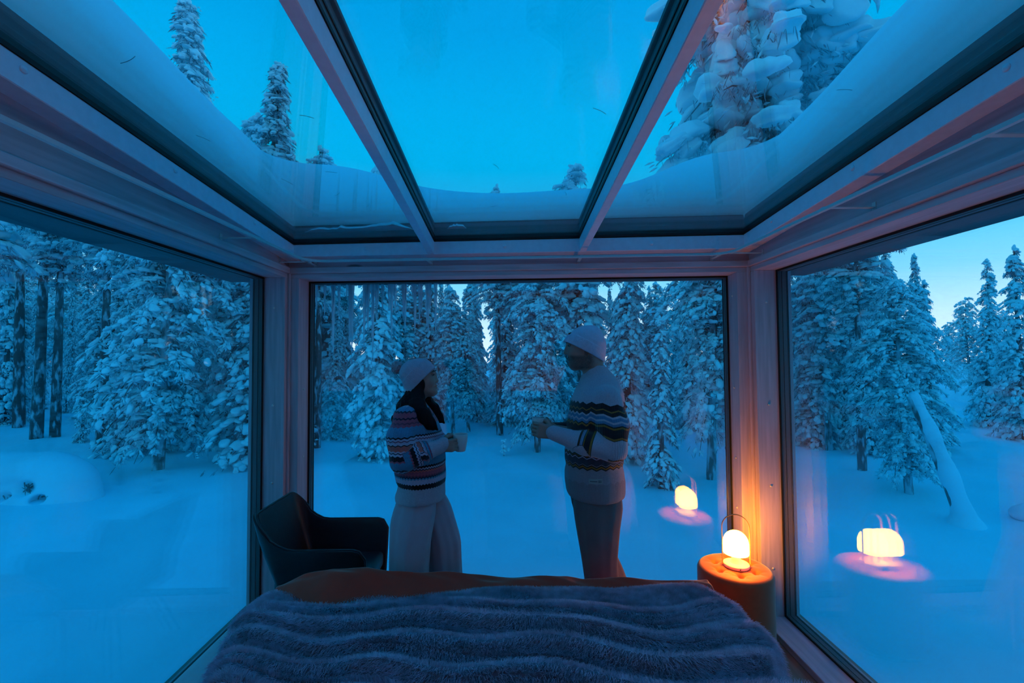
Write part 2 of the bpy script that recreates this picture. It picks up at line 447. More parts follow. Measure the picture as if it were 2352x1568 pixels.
V = np.concatenate([P + Nn * a + np.array([0, 0, b]) for a, b in prof]); n = len(P)
Fq = [(i * n + j, i * n + j + 1, ((i + 1) % 4) * n + j + 1, ((i + 1) % 4) * n + j) for i in range(4) for j in range(n - 1)]
me = mesh_np('track', V, Fq, False)
bm = bmesh.new(); bm.from_mesh(me); bmesh.ops.recalc_face_normals(bm, faces=bm.faces[:]); bm.to_mesh(me); bm.free()
obj('track', me, M['alu'], rail)
for wl, us in ((W_LEFT, (2.95 - 1.0, 4.0, 4.62)), (W_RIGHT, (3.0 - 0.1, 3.55, 4.42))):
    for u in us:
        d = abs(rl - XL) if wl is W_LEFT else abs(rr_ - XR)
        wl.box('bracket', (u - 0.01, u + 0.01), (-0.004, 0.001), (2.262, 2.30), M['alu'], rail)
        wl.box('bracket_arm', (u - 0.01, u + 0.01), (-d - 0.006, -0.004), (2.275, 2.279), M['alu'], rail)
for u in (0.19, 1.0, 2.0, 2.88):
    W_FAR.box('bracket', (u - 0.01, u + 0.01), (-0.004, 0.001), (2.266, 2.302), M['alu'], rail)
    W_FAR.box('bracket_arm', (u - 0.01, u + 0.01), (-0.185, -0.004), (2.275, 2.279), M['alu'], rail)

# ---------------------------------------------------------------- snow field outside
ZG = -0.6
def gnoise(x, y):
    return (0.09 * np.sin(x * 0.43 + 1.3) * np.cos(y * 0.37 + 0.4) + 0.05 * np.sin(x * 1.1 + y * 0.7) + 0.03 * np.sin(x * 2.3 - y * 1.9 + 2) + 0.015 * np.sin(4.1 * x + 3.3 * y))
def ground_z(x, y):
    r = np.sqrt(x * x + y * y)
    return ZG + gnoise(x, y) + 0.9 * np.clip((r - 16) / 40, 0, 1)
gx = np.concatenate([np.linspace(-70, -16, 28), np.linspace(-15.5, 15.5, 190), np.linspace(16, 70, 28)])
gy = np.concatenate([np.linspace(-30, -2, 15), np.linspace(-1.5, 20, 130), np.linspace(20.6, 90, 40)])
GX, GY = np.meshgrid(gx, gy, indexing='ij')
GZ = ground_z(GX, GY)
V = np.stack([GX, GY, GZ], -1).reshape(-1, 3)
ny = len(gy)
ii, jj = np.meshgrid(np.arange(len(gx) - 1), np.arange(ny - 1), indexing='ij')
a = (ii * ny + jj).ravel()
Fq = np.stack([a, a + ny, a + ny + 1, a + 1], 1)
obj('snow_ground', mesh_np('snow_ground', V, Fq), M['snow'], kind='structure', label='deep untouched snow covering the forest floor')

M['hill'] = pbr('forest_tone', (0.16, 0.22, 0.27), 0.9, 0.5, 0.6, bump=0.5, bscale=1.0)  # for an unseen ridge added to keep the bright horizon out of window reflections
ang = np.radians(np.linspace(150, 390, 97)); rr0 = np.array([44, 50, 58, 66])
hv = []
for a_ in ang:
    hgt = 11 + 1.2 * math.sin(5 * a_) + 0.7 * math.sin(17 * a_) + 0.5 * math.sin(41 * a_)
    taper = min(1.0, (a_ - ang[0]) / 0.35, (ang[-1] - a_) / 0.35)
    for r_, q_ in zip(rr0, (0, 0.75, 1.0, 0.0)):
        hv.append((r_ * math.cos(a_), r_ * math.sin(a_), -1.5 + hgt * q_ * max(0.02, taper)))
hq = [(i * 4 + j, i * 4 + 4 + j, i * 4 + 5 + j, i * 4 + 1 + j) for i in range(96) for j in range(3)]
obj('horizon_screen', mesh_np('horizon_screen', hv, hq), M['hill'], kind='structure', label='unseen ridge added behind the cabin to hide the bright horizon')

# ---------------------------------------------------------------- snow bank on the roof edge
def roof_bank():
    # path along the inner curb line, left side, far side, right side
    xl, xr = RX0 - 0.02, RX1 + 0.02
    pts, nrm = [], []
    def add(p, n):
        pts.append(p); nrm.append(n)
    for y in np.linspace(-1.4, yfar(xl) - 0.04, 34): add((xl, y), (-1, 0))
    c = (xl + 0.06, yfar(xl) - 0.04)
    for t in np.linspace(0.12, 0.88, 12):
        ang = math.pi - t * math.pi / 2
        add((c[0] + 0.06 * math.cos(ang), c[1] + 0.06 * math.sin(ang)), (math.cos(ang), math.sin(ang)))
    for x in np.linspace(xl + 0.06, xr - 0.06, 40): add((x, yfar(x) + 0.02), (0.05, 1))
    c = (xr - 0.06, yfar(xr) - 0.04)
    for t in np.linspace(0.12, 0.88, 12):
        ang = math.pi / 2 - t * math.pi / 2
        add((c[0] + 0.06 * math.cos(ang), c[1] + 0.06 * math.sin(ang)), (math.cos(ang), math.sin(ang)))
    for y in np.linspace(yfar(xr) - 0.04, -1.4, 34): add((xr, y), (1, 0))
    pts = np.array(pts); nrm = np.array(nrm); nrm /= np.linalg.norm(nrm, axis=1)[:, None]
    s = np.concatenate([[0], np.cumsum(np.linalg.norm(np.diff(pts, axis=0), axis=1))])
    far = np.exp(-((pts[:, 0] - 0.1) / 1.0) ** 4) * (pts[:, 1] > 2.4)          # 1 along the far edge
    H = 0.665 * (1 - far) + 0.365 * far + 0.025 * np.sin(s * 2.3 + 0.6) + 0.012 * np.sin(s * 6.1)
    cs = np.array([(0.03, 0.0), (0.005, 0.22), (0.02, 0.40), (0.07, 0.62), (0.14, 0.80), (0.23, 0.94), (0.34, 1.0), (0.48, 0.97), (0.62, 0.82), (0.72, 0.55), (0.76, 0.2), (0.74, -0.1)])
    nn = len(cs); V = []
    for k in range(len(pts)):
        for j, (d, h) in enumerate(cs):
            p = pts[k] + nrm[k] * (d + 0.012 * math.sin(s[k] * 3.1 + j * 0.9))
            zb = zg(min(pts[k][1], 3.0)) + 0.05
            V.append((p[0], p[1], max(zb + (h * H[k] if h > 0.1 else h * 0.2), zb + 0.032)))
    Fq = [(k * nn + j, k * nn + j + 1, (k + 1) * nn + j + 1, (k + 1) * nn + j) for k in range(len(pts) - 1) for j in range(nn - 1)]
    me = mesh_np('roof_snow', V, Fq)
    bm = bmesh.new(); bm.from_mesh(me)
    for r0 in (0, (len(pts) - 1) * nn):
        pass
    bmesh.ops.recalc_face_normals(bm, faces=bm.faces[:])
    bm.to_mesh(me); bm.free()
    for p in me.polygons: p.use_smooth = True
    o = obj('roof_snow', me, M['snow'], label='thick snow bank piled round the edge of the glass roof', cat='snow bank')
    md = o.modifiers.new('sub', 'SUBSURF'); md.levels = 1; md.render_levels = 2
roof_bank()

def snow_patch(x0, x1, w, h, label, seed):
    rr = np.random.default_rng(seed)
    n, m = 26, 9
    V = []
    for i in range(n):
        t = i / (n - 1); x = x0 + (x1 - x0) * t
        env = min(1.0, 6 * t + 0.05, 6 * (1 - t) + 0.05) * (0.75 + 0.25 * math.sin(5 * t + seed) + 0.08 * rr.normal())
        for j in range(m):
            q = j / (m - 1)
            y = yfar(x) - 0.012 - w * env * q
            V.append((x, y, zg(y) + 0.0775 + h * env * math.sin(math.pi * min(1, q * 1.0)) ** 0.7))
    Fq = [(i * m + j, i * m + j + 1, (i + 1) * m + j + 1, (i + 1) * m + j) for i in range(n - 1) for j in range(m - 1)]
    k = len(V)
    V2 = V + [(v[0], v[1], zg(v[1]) + 0.0765) for v in V]
    Fq = Fq + [(a + k, d + k, c + k, b + k) for a, b, c, d in Fq]
    obj('snow_patch', mesh_np('snow_patch', V2, Fq), M['snow'], label=label, cat='snow')
snow_patch(-1.36, -0.62, 0.10, 0.035, 'long low drift of snow on the left roof window by the far beam', 3)
snow_patch(-0.40, -0.27, 0.05, 0.02, 'tiny wedge of snow on the middle roof window', 5)

# ---------------------------------------------------------------- trees
def ico(sub):
    bm = bmesh.new(); bmesh.ops.create_icosphere(bm, subdivisions=sub, radius=1.0)
    V = np.array([v.co[:] for v in bm.verts]); Fq = np.array([[v.index for v in f.verts] for f in bm.faces])
    bm.free(); return V, Fq
ICO1, ICO2, ICO3 = ico(1), ico(2), ico(3)
OCTA = (np.array([(1, 0, 0), (-1, 0, 0), (0, 1, 0), (0, -1, 0), (0, 0, 1), (0, 0, -1)], float), np.array([(0, 2, 4), (2, 1, 4), (1, 3, 4), (3, 0, 4), (2, 0, 5), (1, 2, 5), (3, 1, 5), (0, 3, 5)]))

def blobs(name, C, S, AZ, TL, base, rng, rough=0.30, mat=None):
    """many lumps joined: centres C, radii S (n,3), azimuth AZ, tilt TL (down positive)"""
    V0, F0 = base
    n = len(C)
    V = np.repeat(V0[None], n, 0)
    ph = rng.uniform(0, 6.28, (n, 3, 1)); fr = rng.uniform(2.2, 4.2, (n, 3, 1))
    d = 1 + rough * (np.sin(V[..., 0:1].transpose(0, 2, 1) * fr[:, 0:1] + ph[:, 0:1]) * np.cos(V[..., 1:2].transpose(0, 2, 1) * fr[:, 1:2] + ph[:, 1:2]) + 0.6 * np.sin(V[..., 2:3].transpose(0, 2, 1) * fr[:, 2:3] * 1.4 + ph[:, 2:3])).transpose(0, 2, 1)
    V = V * d
    V[..., 2] = np.where(V[..., 2] < 0, V[..., 2] * 0.62, V[..., 2])
    V = V * S[:, None, :]
    ct, st = np.cos(TL)[:, None], np.sin(TL)[:, None]
    x, z = V[..., 0] * ct + V[..., 2] * st, -V[..., 0] * st + V[..., 2] * ct
    V[..., 0], V[..., 2] = x, z
    ca, sa = np.cos(AZ)[:, None], np.sin(AZ)[:, None]
    x, y = V[..., 0] * ca - V[..., 1] * sa, V[..., 0] * sa + V[..., 1] * ca
    V[..., 0], V[..., 1] = x, y
    V = V + C[:, None, :]
    Fq = (F0[None] + (np.arange(n) * len(V0))[:, None, None]).reshape(-1, 3)
    return mesh_np(name, V.reshape(-1, 3), Fq)

def make_tree(kind, h, rad, seed, dens=1.0, base=ICO2, clump=1.0, bare=0.0, droop=1.0, nw=0.5, nn_=1.2, fine=1.45):
    """returns dict of meshes: trunk, branches, snow_load, needles"""
    rng = np.random.default_rng(seed)
    # trunk
    zs = np.linspace(-0.5, h * 0.98, 14)
    tr = (0.0095 * h + 0.032) * (1 - np.clip(zs, 0, None) / h) ** 0.8 + 0.012
    bend = rng.normal(0, 0.02 * h, 2)
    P = np.stack([bend[0] * np.sin(zs / h * 2.2), bend[1] * np.sin(zs / h * 1.7), zs], 1)
    TV, TF = tube_arrays(P, tr, 9)
    def tx(z): return np.stack([bend[0] * np.sin(z / h * 2.2), bend[1] * np.sin(z / h * 1.7)], -1)
    nb = int((95 + 9 * h) * dens)
    z0 = bare * h
    t = np.sort(rng.uniform(0.0, 1.0, nb) ** 0.9)
    bz = z0 + (h * 0.99 - z0) * t
    if kind == 'pine':
        L = rad * (np.sin(np.pi * np.clip(0.12 + 0.86 * t, 0, 1)) ** 0.7) * rng.uniform(0.55, 1.1, nb)
    elif kind == 'birch':
        L = rad * (0.35 + 0.65 * np.sin(np.pi * np.clip(0.1 + 0.85 * t, 0, 1))) * rng.uniform(0.5, 1.15, nb)
    else:
        L = rad * ((1 - t) ** 0.75 * 0.9 + 0.10) * rng.uniform(0.7, 1.12, nb) * (1 - 0.4 * np.clip(0.12 - t, 0, 1) / 0.12)
    az = rng.uniform(0, 2 * np.pi, nb)
    up = {'spruce': 0.10, 'pine': 0.35, 'birch': 0.55}[kind] + rng.normal(0, 0.12, nb)
    dr = {'spruce': 1.05, 'pine': 0.75, 'birch': 1.25}[kind] * droop * rng.uniform(0.7, 1.3, nb)
    BV, BF, off = [], [], 0
    C, S, A, TLT = [], [], [], []
    c2, s2, a2, t2 = [], [], [], []
    NV = []
    for k in range(nb):
        q = np.linspace(0, 1, 6)
        r = L[k] * q
        zz = bz[k] + L[k] * (up[k] * q - dr[k] * q * q * 0.8)
        b0 = tx(bz[k])
        ca, sa = math.cos(az[k]), math.sin(az[k])
        pth = np.stack([b0[0] + ca * r, b0[1] + sa * r, np.maximum(zz, 0.03)], 1)
        br = np.linspace(0.012 + 0.012 * L[k], 0.004, 6)
        v, f = tube_arrays(pth, br, 4)
        BV.append(v); BF.append(f + off); off += len(v)
        m = max(3, int(L[k] * 6.5 / clump * {'pine': 0.9, 'birch': 1.35, 'spruce': 1.0}[kind] * fine))
        qs = rng.uniform(0.18, 1.0, m) if kind != 'spruce' else np.clip(np.linspace(0.25, 1.02, m) + rng.normal(0, 0.05, m), 0.15, 1.03)
        for qq in qs:
            x = np.array([np.interp(qq, q, pth[:, i]) for i in range(3)])
            sl = math.atan2(-(up[k] - 1.6 * dr[k] * qq * 0.8), 1.0)
            sz = clump * (0.075 + 0.085 * rng.random()) * (0.75 + 0.35 * min(1.5, L[k])) * (1.15 - 0.35 * qq) * fine ** -0.62
            if kind == 'birch': sz *= 0.58
            side = rng.normal(0, 0.10 * L[k] + 0.02)
            C.append(x + np.array([-sa * side, ca * side, sz * 0.30]))
            S.append((sz * rng.uniform(1.2, 1.9), sz * rng.uniform(0.8, 1.2), sz * rng.uniform(0.7, 1.0)))
            A.append(az[k] + rng.normal(0, 0.35)); TLT.append(sl + rng.normal(0, 0.15))
            # small frosted twigs around the lump
            for _ in range({'spruce': 3, 'pine': 4, 'birch': 6}[kind]):
                d = rng.normal(0, 1, 3); d[2] -= 0.6; d /= np.linalg.norm(d)
                rr = sz * rng.uniform(1.0, 2.0)
                c2.append(x + d * rr)
                ln = sz * rng.uniform(0.3, 0.7) if kind != 'birch' else 0.03 + 0.06 * rng.random()
                s2.append((ln, 0.012 + 0.012 * rng.random(), 0.012 + 0.014 * rng.random()))
                a2.append(math.atan2(d[1], d[0])); t2.append(rng.uniform(-0.2, 1.2))
        # needles hang below
        for _ in range(int({'spruce': 26, 'pine': 30, 'birch': 12}[kind] * nn_ * max(0.6, L[k]))):
            qq = rng.uniform(0.1, 1.0)
            x = np.array([np.interp(qq, q, pth[:, i]) for i in range(3)])
            side = rng.normal(0, 0.09 * L[k] + 0.03)
            x = x + np.array([-sa * side, ca * side, -0.02])
            ln = rng.uniform(0.10, 0.26) * (0.7 + 0.3 * clump) * (0.5 + 0.5 * nw); wd = rng.uniform(0.008, 0.028) * nw
            aa = rng.uniform(0, 6.28); d = np.array([math.cos(aa) * 0.45 + ca * 0.3, math.sin(aa) * 0.45 + sa * 0.3, -0.85])
            d /= np.linalg.norm(d); wv = np.cross(d, [math.sin(aa * 3), math.cos(aa * 3), 0.3]); wv /= np.linalg.norm(wv)
            NV += [x - wv * wd * 0.4, x + wv * wd * 0.4, x + d * ln * 0.6 + wv * wd, x + d * ln, x + d * ln * 0.55 - wv * wd]
    out = {}
    out['trunk'] = mesh_np('trunk', TV, TF)
    out['branches'] = mesh_np('branches', np.concatenate(BV), np.concatenate(BF))
    Cb, Sb = np.array(C), np.array(S)
    # crown tip
    tip = np.array([[*tx(h * 0.985), h * 0.99]]); Cb = np.concatenate([Cb, tip]); Sb = np.concatenate([Sb, [[0.08 * clump, 0.08 * clump, 0.16 * clump]]])
    A = np.array(A + [0.0]); TLT = np.array(TLT + [0.0])
    out['snow_load'] = blobs('snow_load', Cb, Sb, A, TLT, base, rng)
    out['frosted_twigs'] = blobs('frosted_twigs', np.array(c2), np.array(s2), np.array(a2), np.array(t2), OCTA, rng, 0.1)
    NV = np.array(NV)
    out['needles'] = mesh_np('needles', NV, np.arange(len(NV)).reshape(-1, 5), False)
    return out

def finish(arch, bark):
    for k, me in arch.items():
        me.materials.append({'trunk': bark, 'branches': M['bark'], 'snow_load': M['snow_tree'], 'frosted_twigs': M['snow_tree'], 'needles': M['needle']}[k])
    return arch
ARCH = {
    'spruce_a': finish(make_tree('spruce', 8.0, 0.95, 11, 1.25, clump=0.72), M['bark']),
    'spruce_b': finish(make_tree('spruce', 6.0, 0.80, 12, 1.2, clump=0.66), M['bark']),
    'spruce_c': finish(make_tree('spruce', 9.0, 0.80, 13, 1.7, clump=0.62, droop=1.3), M['bark']),
    'slim': finish(make_tree('spruce', 3.4, 0.42, 14, 1.0, clump=0.5), M['bark']),
    'pine_a': finish(make_tree('pine', 9.0, 1.4, 15, 0.95, clump=0.95, bare=0.34), M['bark']),
    'pine_b': finish(make_tree('pine', 7.0, 1.0, 16, 1.0, clump=0.75, bare=0.22), M['bark_frost']),
    'birch_a': finish(make_tree('birch', 6.5, 1.2, 17, 1.1, clump=0.85, bare=0.15), M['bark_frost']),
    'birch_b': finish(make_tree('birch', 5.0, 1.0, 18, 1.1, clump=0.75, bare=0.1), M['bark_frost']),
    'pine_tall': finish(make_tree('pine', 10.0, 1.15, 25, 0.85, clump=0.8, bare=0.46), M['bark']),
    'giant': finish(make_tree('pine', 8.6, 1.5, 19, 1.05, base=ICO3, clump=1.08, bare=0.40, droop=1.1, nw=0.4, nn_=2.2, fine=1.0), M['bark']),
}
ARCH_H = {'spruce_a': 8.0, 'spruce_b': 6.0, 'spruce_c': 9.0, 'slim': 3.4, 'pine_a': 9.0, 'pine_b': 7.0, 'birch_a': 6.5, 'birch_b': 5.0, 'giant': 8.6, 'pine_tall': 10.0}
NAMES = {'spruce_a': 'snowy_spruce', 'spruce_b': 'snowy_spruce', 'spruce_c': 'snowy_spruce', 'slim': 'young_spruce', 'pine_a': 'snowy_pine', 'pine_b': 'snowy_pine', 'birch_a': 'snowy_birch', 'birch_b': 'snowy_birch', 'giant': 'snowy_pine', 'pine_tall': 'snowy_pine'}
def tree(kind, x, y, h, rz, label, group=None, wide=1.0):
    s = h / ARCH_H[kind]
    r = empty(NAMES[kind], (x, y, float(ground_z(np.array(x), np.array(y))) - 0.02), rz, label=label, cat='tree', group=group)
    sw = s * wide
    r.scale = (sw, sw, s)
    for k, me in ARCH[kind].items():
        o = bpy.data.objects.new(k, me); COL.objects.link(o); o.parent = r
        if k != 'trunk': o['kind'] = 'stuff'
    return r
# kind, x, y, height, turn, label  -- the trees one can pick out
PICK = [
    ('pine_tall', -12.9, 12.6, 10.5, 0.3, 'tall pine with thick dark bare trunk in the left window'),
    ('pine_tall', -12.6, 12.8, 9.0, 1.9, 'thinner pine standing close behind the thick dark trunk in the left window'),
    ('pine_tall', -15.2, 14.3, 11.0, 4.1, 'frost-whitened slender pine left of the thick dark trunk'),
    ('pine_tall', -10.0, 11.3, 8.5, 0.9, 'snow-draped pine with dark trunk in the middle of the left window'),
    ('birch_b', -7.0, 9.2, 6.2, 2.2, 'drooping snow-laden birch nearest the cabin in the left window'),
    ('slim', -11.3, 12.2, 1.7, 0.4, 'small dark young spruce at the foot of the left window trees'),
    ('spruce_a', -7.2, 11.6, 8.4, 1.1, 'dense spruce beside the left corner post with dark skirts'),
    ('pine_b', -6.0, 10.6, 8.0, 5.0, 'thin trunked pine right against the left corner post'),
    ('pine_a', -11.6, 9.0, 9.0, 3.3, 'heavily snowed branches reaching in at the left edge of the photo'),
    ('spruce_c', -9.0, 11.6, 11.3, 0.7, 'narrow spruce whose crooked top shows left in the left roof window'),
    ('spruce_c', -5.42, 9.6, 9.1, 2.6, 'narrow spruce whose top shows nearest the rafter in the left roof window'),
    ('spruce_b', -5.9, 14.6, 9.0, 0.2, 'spruce tip just peeping over the roof snow in the left roof window'),
    ('giant', 4.15, 6.9, 10.0, 0.5, 'huge snow-laden pine filling the right roof window'),
    ('spruce_a', -2.95, 10.4, 6.6, 3.0, 'broad spruce with dark lower branches left of the woman'),
    ('pine_tall', -4.7, 11.2, 7.5, 1.0, 'slender frosted trunk behind the icicles in the far window'),
    ('spruce_b', -2.75, 15.5, 6.2, 4.0, 'pointed spruce on the left side of the sky gap in the far window'),
    ('spruce_b', -1.25, 17.0, 6.0, 1.7, 'snowy spruce on the right side of the sky gap in the far window'),
    ('pine_tall', -0.25, 12.6, 7.0, 2.9, 'dark trunked pine between the woman and the man'),
    ('pine_tall', 0.45, 12.3, 6.4, 0.6, 'thin dark trunk close to the hands of the man'),
    ('birch_b', 0.65, 10.6, 4.6, 1.2, 'lacy snow-bent birch behind the cup of the man'),
    ('pine_a', 1.75, 10.8, 7.0, 4.4, 'pine with stout snowy boughs above the white beanie of the man'),
    ('spruce_a', 2.55, 10.0, 6.0, 5.2, 'dense spruce right behind the back of the man'),
    ('slim', 2.62, 7.9, 2.95, 2.0, 'slim young spruce standing alone in the snow right of the man'),
    ('birch_a', 3.7, 8.4, 5.4, 0.1, 'twisted snow-crusted birch at the right edge of the far window'),
    ('pine_b', 4.6, 9.3, 7.5, 3.6, 'pine glimpsed behind the right corner post'),
    ('pine_tall', 6.5, 8.4, 5.6, 0.9, 'pine with dark straight trunk in the left part of the right window'),
    ('spruce_c', 7.6, 9.6, 5.6, 2.4, 'rounded snow-smothered spruce with the highest top in the right window'),
    ('pine_b', 7.3, 10.4, 5.0, 5.5, 'pair-like thin trunk behind the dark trunk in the right window'),
    ('spruce_b', 9.9, 10.6, 4.0, 1.3, 'stubby spruce in the dip of the skyline in the right window'),
    ('spruce_a', 14.0, 13.3, 4.9, 3.9, 'small pointed spruce against the pale sky in the right window'),
    ('spruce_b', 13.0, 11.4, 5.0, 0.0, 'snowy spruce cut by the right edge of the photo'),
    ('birch_b', 6.3, 7.2, 3.4, 4.8, 'low twiggy birch close to the right window glass'),
]
for k, x, y, h, rz, lab in PICK:
    tree(k, x, y, h, rz, lab, wide=1.45 if 'roof window' in lab and k != 'giant' else 1.0)
# the forest wall behind: (px of the sight line, distance) drawn at random inside wedges
def fill(n, u0, u1, d0, d1, e0, e1, kinds, label, group, seed, gaps=()):
    """u = x/y slope range, d = distance range, e = slope of the tree tops seen from the bed"""
    rng = np.random.default_rng(seed)
    for i in range(n):
        for _ in range(20):
            u = u0 + (u1 - u0) * (i + rng.uniform(0.1, 0.9)) / n
            if not any(a < u < b for a, b in gaps): break
        y = rng.uniform(d0, d1); x = u * y
        top = 1.64 + rng.uniform(e0, e1) * y
        gz = float(ground_z(np.array(x), np.array(y)))
        kd = kinds[rng.integers(len(kinds))]
        word = NAMES[kd].split('_')[1]
        tree(kd, x, y, max(2.5, top - gz), rng.uniform(0, 6.28), label.replace('tree', word, 1), '%s, %s kind' % (group, word), wide=rng.uniform(0.75, 1.15))
A_ = ['spruce_a', 'spruce_b', 'spruce_c', 'birch_a', 'pine_b', 'birch_b']
fill(30, -1.75, -0.50, 14.5, 20, 0.16, 0.34, A_, 'snow-laden tree in the tangled forest seen through the left window', 'forest behind the left window', 31)
fill(30, -1.75, -0.45, 21, 30, 0.12, 0.24, A_, 'distant snowy tree deep in the forest behind the left window', 'deep forest behind the left window', 32)
G = ((-0.16, -0.10), (0.055, 0.085))
fill(28, -0.46, 0.52, 12.5, 17, 0.10, 0.22, A_, 'snow-covered tree in the forest edge seen through the far window', 'forest edge behind the far window', 33, G)
fill(30, -0.46, 0.56, 18, 28, 0.09, 0.19, ['spruce_a', 'spruce_b', 'spruce_c', 'pine_b'], 'distant snowy tree deep in the forest behind the far window', 'deep forest behind the far window', 34, G)
fill(15, 0.56, 0.90, 10.5, 15, 0.14, 0.25, A_, 'snow-covered tree in the forest left in the right window', 'forest behind the right window', 35)
fill(20, 0.90, 1.9, 14, 24, 0.05, 0.13, ['spruce_a', 'spruce_b', 'birch_a', 'birch_b', 'spruce_a'], 'low snowy tree on the skyline in the right window', 'skyline trees behind the right window', 36)

# ---------------------------------------------------------------- signed-distance modelling for soft shapes
class Field:
    """a grid of signed distances built up from smooth-blended solids"""
    def __init__(self, lo, hi, h):
        self.lo = np.array(lo, float); self.h = h
        self.n = np.ceil((np.array(hi) - self.lo) / h).astype(int) + 1
        self.D = np.full(self.n, 1.0, np.float32)
        self.ax = [self.lo[i] + h * np.arange(self.n[i]) for i in range(3)]
    def _win(self, lo, hi, pad):
        sl, g = [], []
        for i in range(3):
            a = max(0, int((lo[i] - pad - self.lo[i]) / self.h)); b = min(self.n[i], int((hi[i] + pad - self.lo[i]) / self.h) + 2)
            if b <= a: return None, None
            sl.append(slice(a, b)); g.append(self.ax[i][a:b])
        return tuple(sl), np.meshgrid(*g, indexing='ij')
    def _mix(self, sl, d, k, sub):
        a = self.D[sl]
        if sub:
            d = -d
            hh = np.clip(k - np.abs(a - d), 0, None) / k if k > 0 else 0
            self.D[sl] = np.maximum(a, d) + hh * hh * k * 0.25
        else:
            hh = np.clip(k - np.abs(a - d), 0, None) / k if k > 0 else 0
            self.D[sl] = np.minimum(a, d) - hh * hh * k * 0.25
    def cone(self, a, b, ra, rb, k=0.01, sub=False, sc=(1, 1, 1)):
        a, b = np.array(a, float), np.array(b, float); R = max(ra, rb)
        sl, g = self._win(np.minimum(a, b) - R, np.maximum(a, b) + R, k + 0.02)
        if sl is None: return self
        ba = b - a; L2 = ba @ ba + 1e-12
        t = np.clip(((g[0] - a[0]) * ba[0] + (g[1] - a[1]) * ba[1] + (g[2] - a[2]) * ba[2]) / L2, 0, 1)
        d = np.sqrt(((g[0] - a[0] - t * ba[0]) / sc[0]) ** 2 + ((g[1] - a[1] - t * ba[1]) / sc[1]) ** 2 + ((g[2] - a[2] - t * ba[2]) / sc[2]) ** 2) - (ra + (rb - ra) * t)
        self._mix(sl, d.astype(np.float32), k, sub); return self
    def chain(self, pts, radii, k=0.01, **kw):
        for i in range(len(pts) - 1): self.cone(pts[i], pts[i + 1], radii[i], radii[i + 1], k, **kw)
        return self
    def ell(self, c, r, k=0.01, sub=False, ry=0.0):
        """ellipsoid, ry = turn about the y axis"""
        R = max(r); c = np.array(c, float)
        sl, g = self._win(c - R, c + R, k + 0.02)
        if sl is None: return self
        x, y, z = g[0] - c[0], g[1] - c[1], g[2] - c[2]
        if ry: x, z = x * math.cos(ry) - z * math.sin(ry), x * math.sin(ry) + z * math.cos(ry)
        q = np.sqrt((x / r[0]) ** 2 + (y / r[1]) ** 2 + (z / r[2]) ** 2)
        d = (q - 1) * min(r) * np.where(q < 1, 1, (np.clip(q, 1, 3)))
        self._mix(sl, d.astype(np.float32), k, sub); return self
    def loft(self, org, U, S, T, rows, k=0.01, p=2.0, sub=False, wob=None):
        """rows (t, s0, s1, w): section along axis T at t spans s0..s1 along S and +-w along U"""
        rows = np.array(rows, float); org = np.array(org, float); U, S, T = (np.array(v, float) for v in (U, S, T))
        tt = np.linspace(rows[0, 0], rows[-1, 0], 6 * len(rows))
        s0, s1, w = (np.interp(tt, rows[:, 0], rows[:, i]) for i in (1, 2, 3))
        ker = np.array([1, 2, 3, 2, 1.0]); ker /= ker.sum()
        sm = lambda q: np.concatenate([q[:2], np.convolve(q, ker, 'valid'), q[-2:]])
        s0, s1, w = sm(s0), sm(s1), sm(w)
        cc = [org + S * a + U * b + T * t_ for t_ in (rows[0, 0], rows[-1, 0]) for a in (rows[:, 1].min(), rows[:, 2].max()) for b in (-rows[:, 3].max(), rows[:, 3].max())]
        sl, g = self._win(np.min(cc, 0), np.max(cc, 0), k + 0.02)
        if sl is None: return self
        rel = [g[i] - org[i] for i in range(3)]
        t = sum(rel[i] * T[i] for i in range(3)); s = sum(rel[i] * S[i] for i in range(3)); u = sum(rel[i] * U[i] for i in range(3))
        a, b, ww = np.interp(t, tt, s0), np.interp(t, tt, s1), np.interp(t, tt, w)
        rs = np.maximum((b - a) / 2, 1e-4); ww = np.maximum(ww, 1e-4)
        sx, ux = (s - (a + b) / 2) / rs, u / ww
        q = (np.abs(sx) ** p + np.abs(ux) ** p) ** (1 / p)
        if wob is not None: q = q + wob(np.arctan2(ux, sx), t)
        d = (q - 1) * np.minimum(rs, ww)
        d = np.maximum(d, np.maximum(rows[0, 0] - t, t - rows[-1, 0]))
        self._mix(sl, d.astype(np.float32), k, sub); return self
    def noise(self, fn):
        g = np.meshgrid(*self.ax, indexing='ij'); self.D += fn(*g).astype(np.float32); return self
    def mesh(self, name):
        D, h = self.D, self.h
        ins = D < 0
        nx, ny, nz = D.shape
        cnt = np.zeros((nx - 1, ny - 1, nz - 1), np.int8)
        for a in (0, 1):
            for b in (0, 1):
                for c in (0, 1): cnt += ins[a:nx - 1 + a, b:ny - 1 + b, c:nz - 1 + c]
        act = np.argwhere((cnt > 0) & (cnt < 8))
        idx = np.full(cnt.shape, -1, np.int64); idx[act[:, 0], act[:, 1], act[:, 2]] = np.arange(len(act))
        acc = np.zeros((len(act), 3)); num = np.zeros(len(act))
        cor = [(a, b, c) for a in (0, 1) for b in (0, 1) for c in (0, 1)]
        for p in cor:
            for ax in range(3):
                if p[ax]: continue
                q = list(p); q[ax] = 1
                d0 = D[act[:, 0] + p[0], act[:, 1] + p[1], act[:, 2] + p[2]]; d1 = D[act[:, 0] + q[0], act[:, 1] + q[1], act[:, 2] + q[2]]
                m = (d0 < 0) != (d1 < 0)
                t = np.where(m, d0 / np.where(m, d0 - d1, 1), 0)
                e = np.array(p, float)[None].repeat(len(act), 0); e[:, ax] += t
                acc[m] += e[m]; num[m] += 1
        V = self.lo + h * (act + acc / num[:, None])
        Q = []
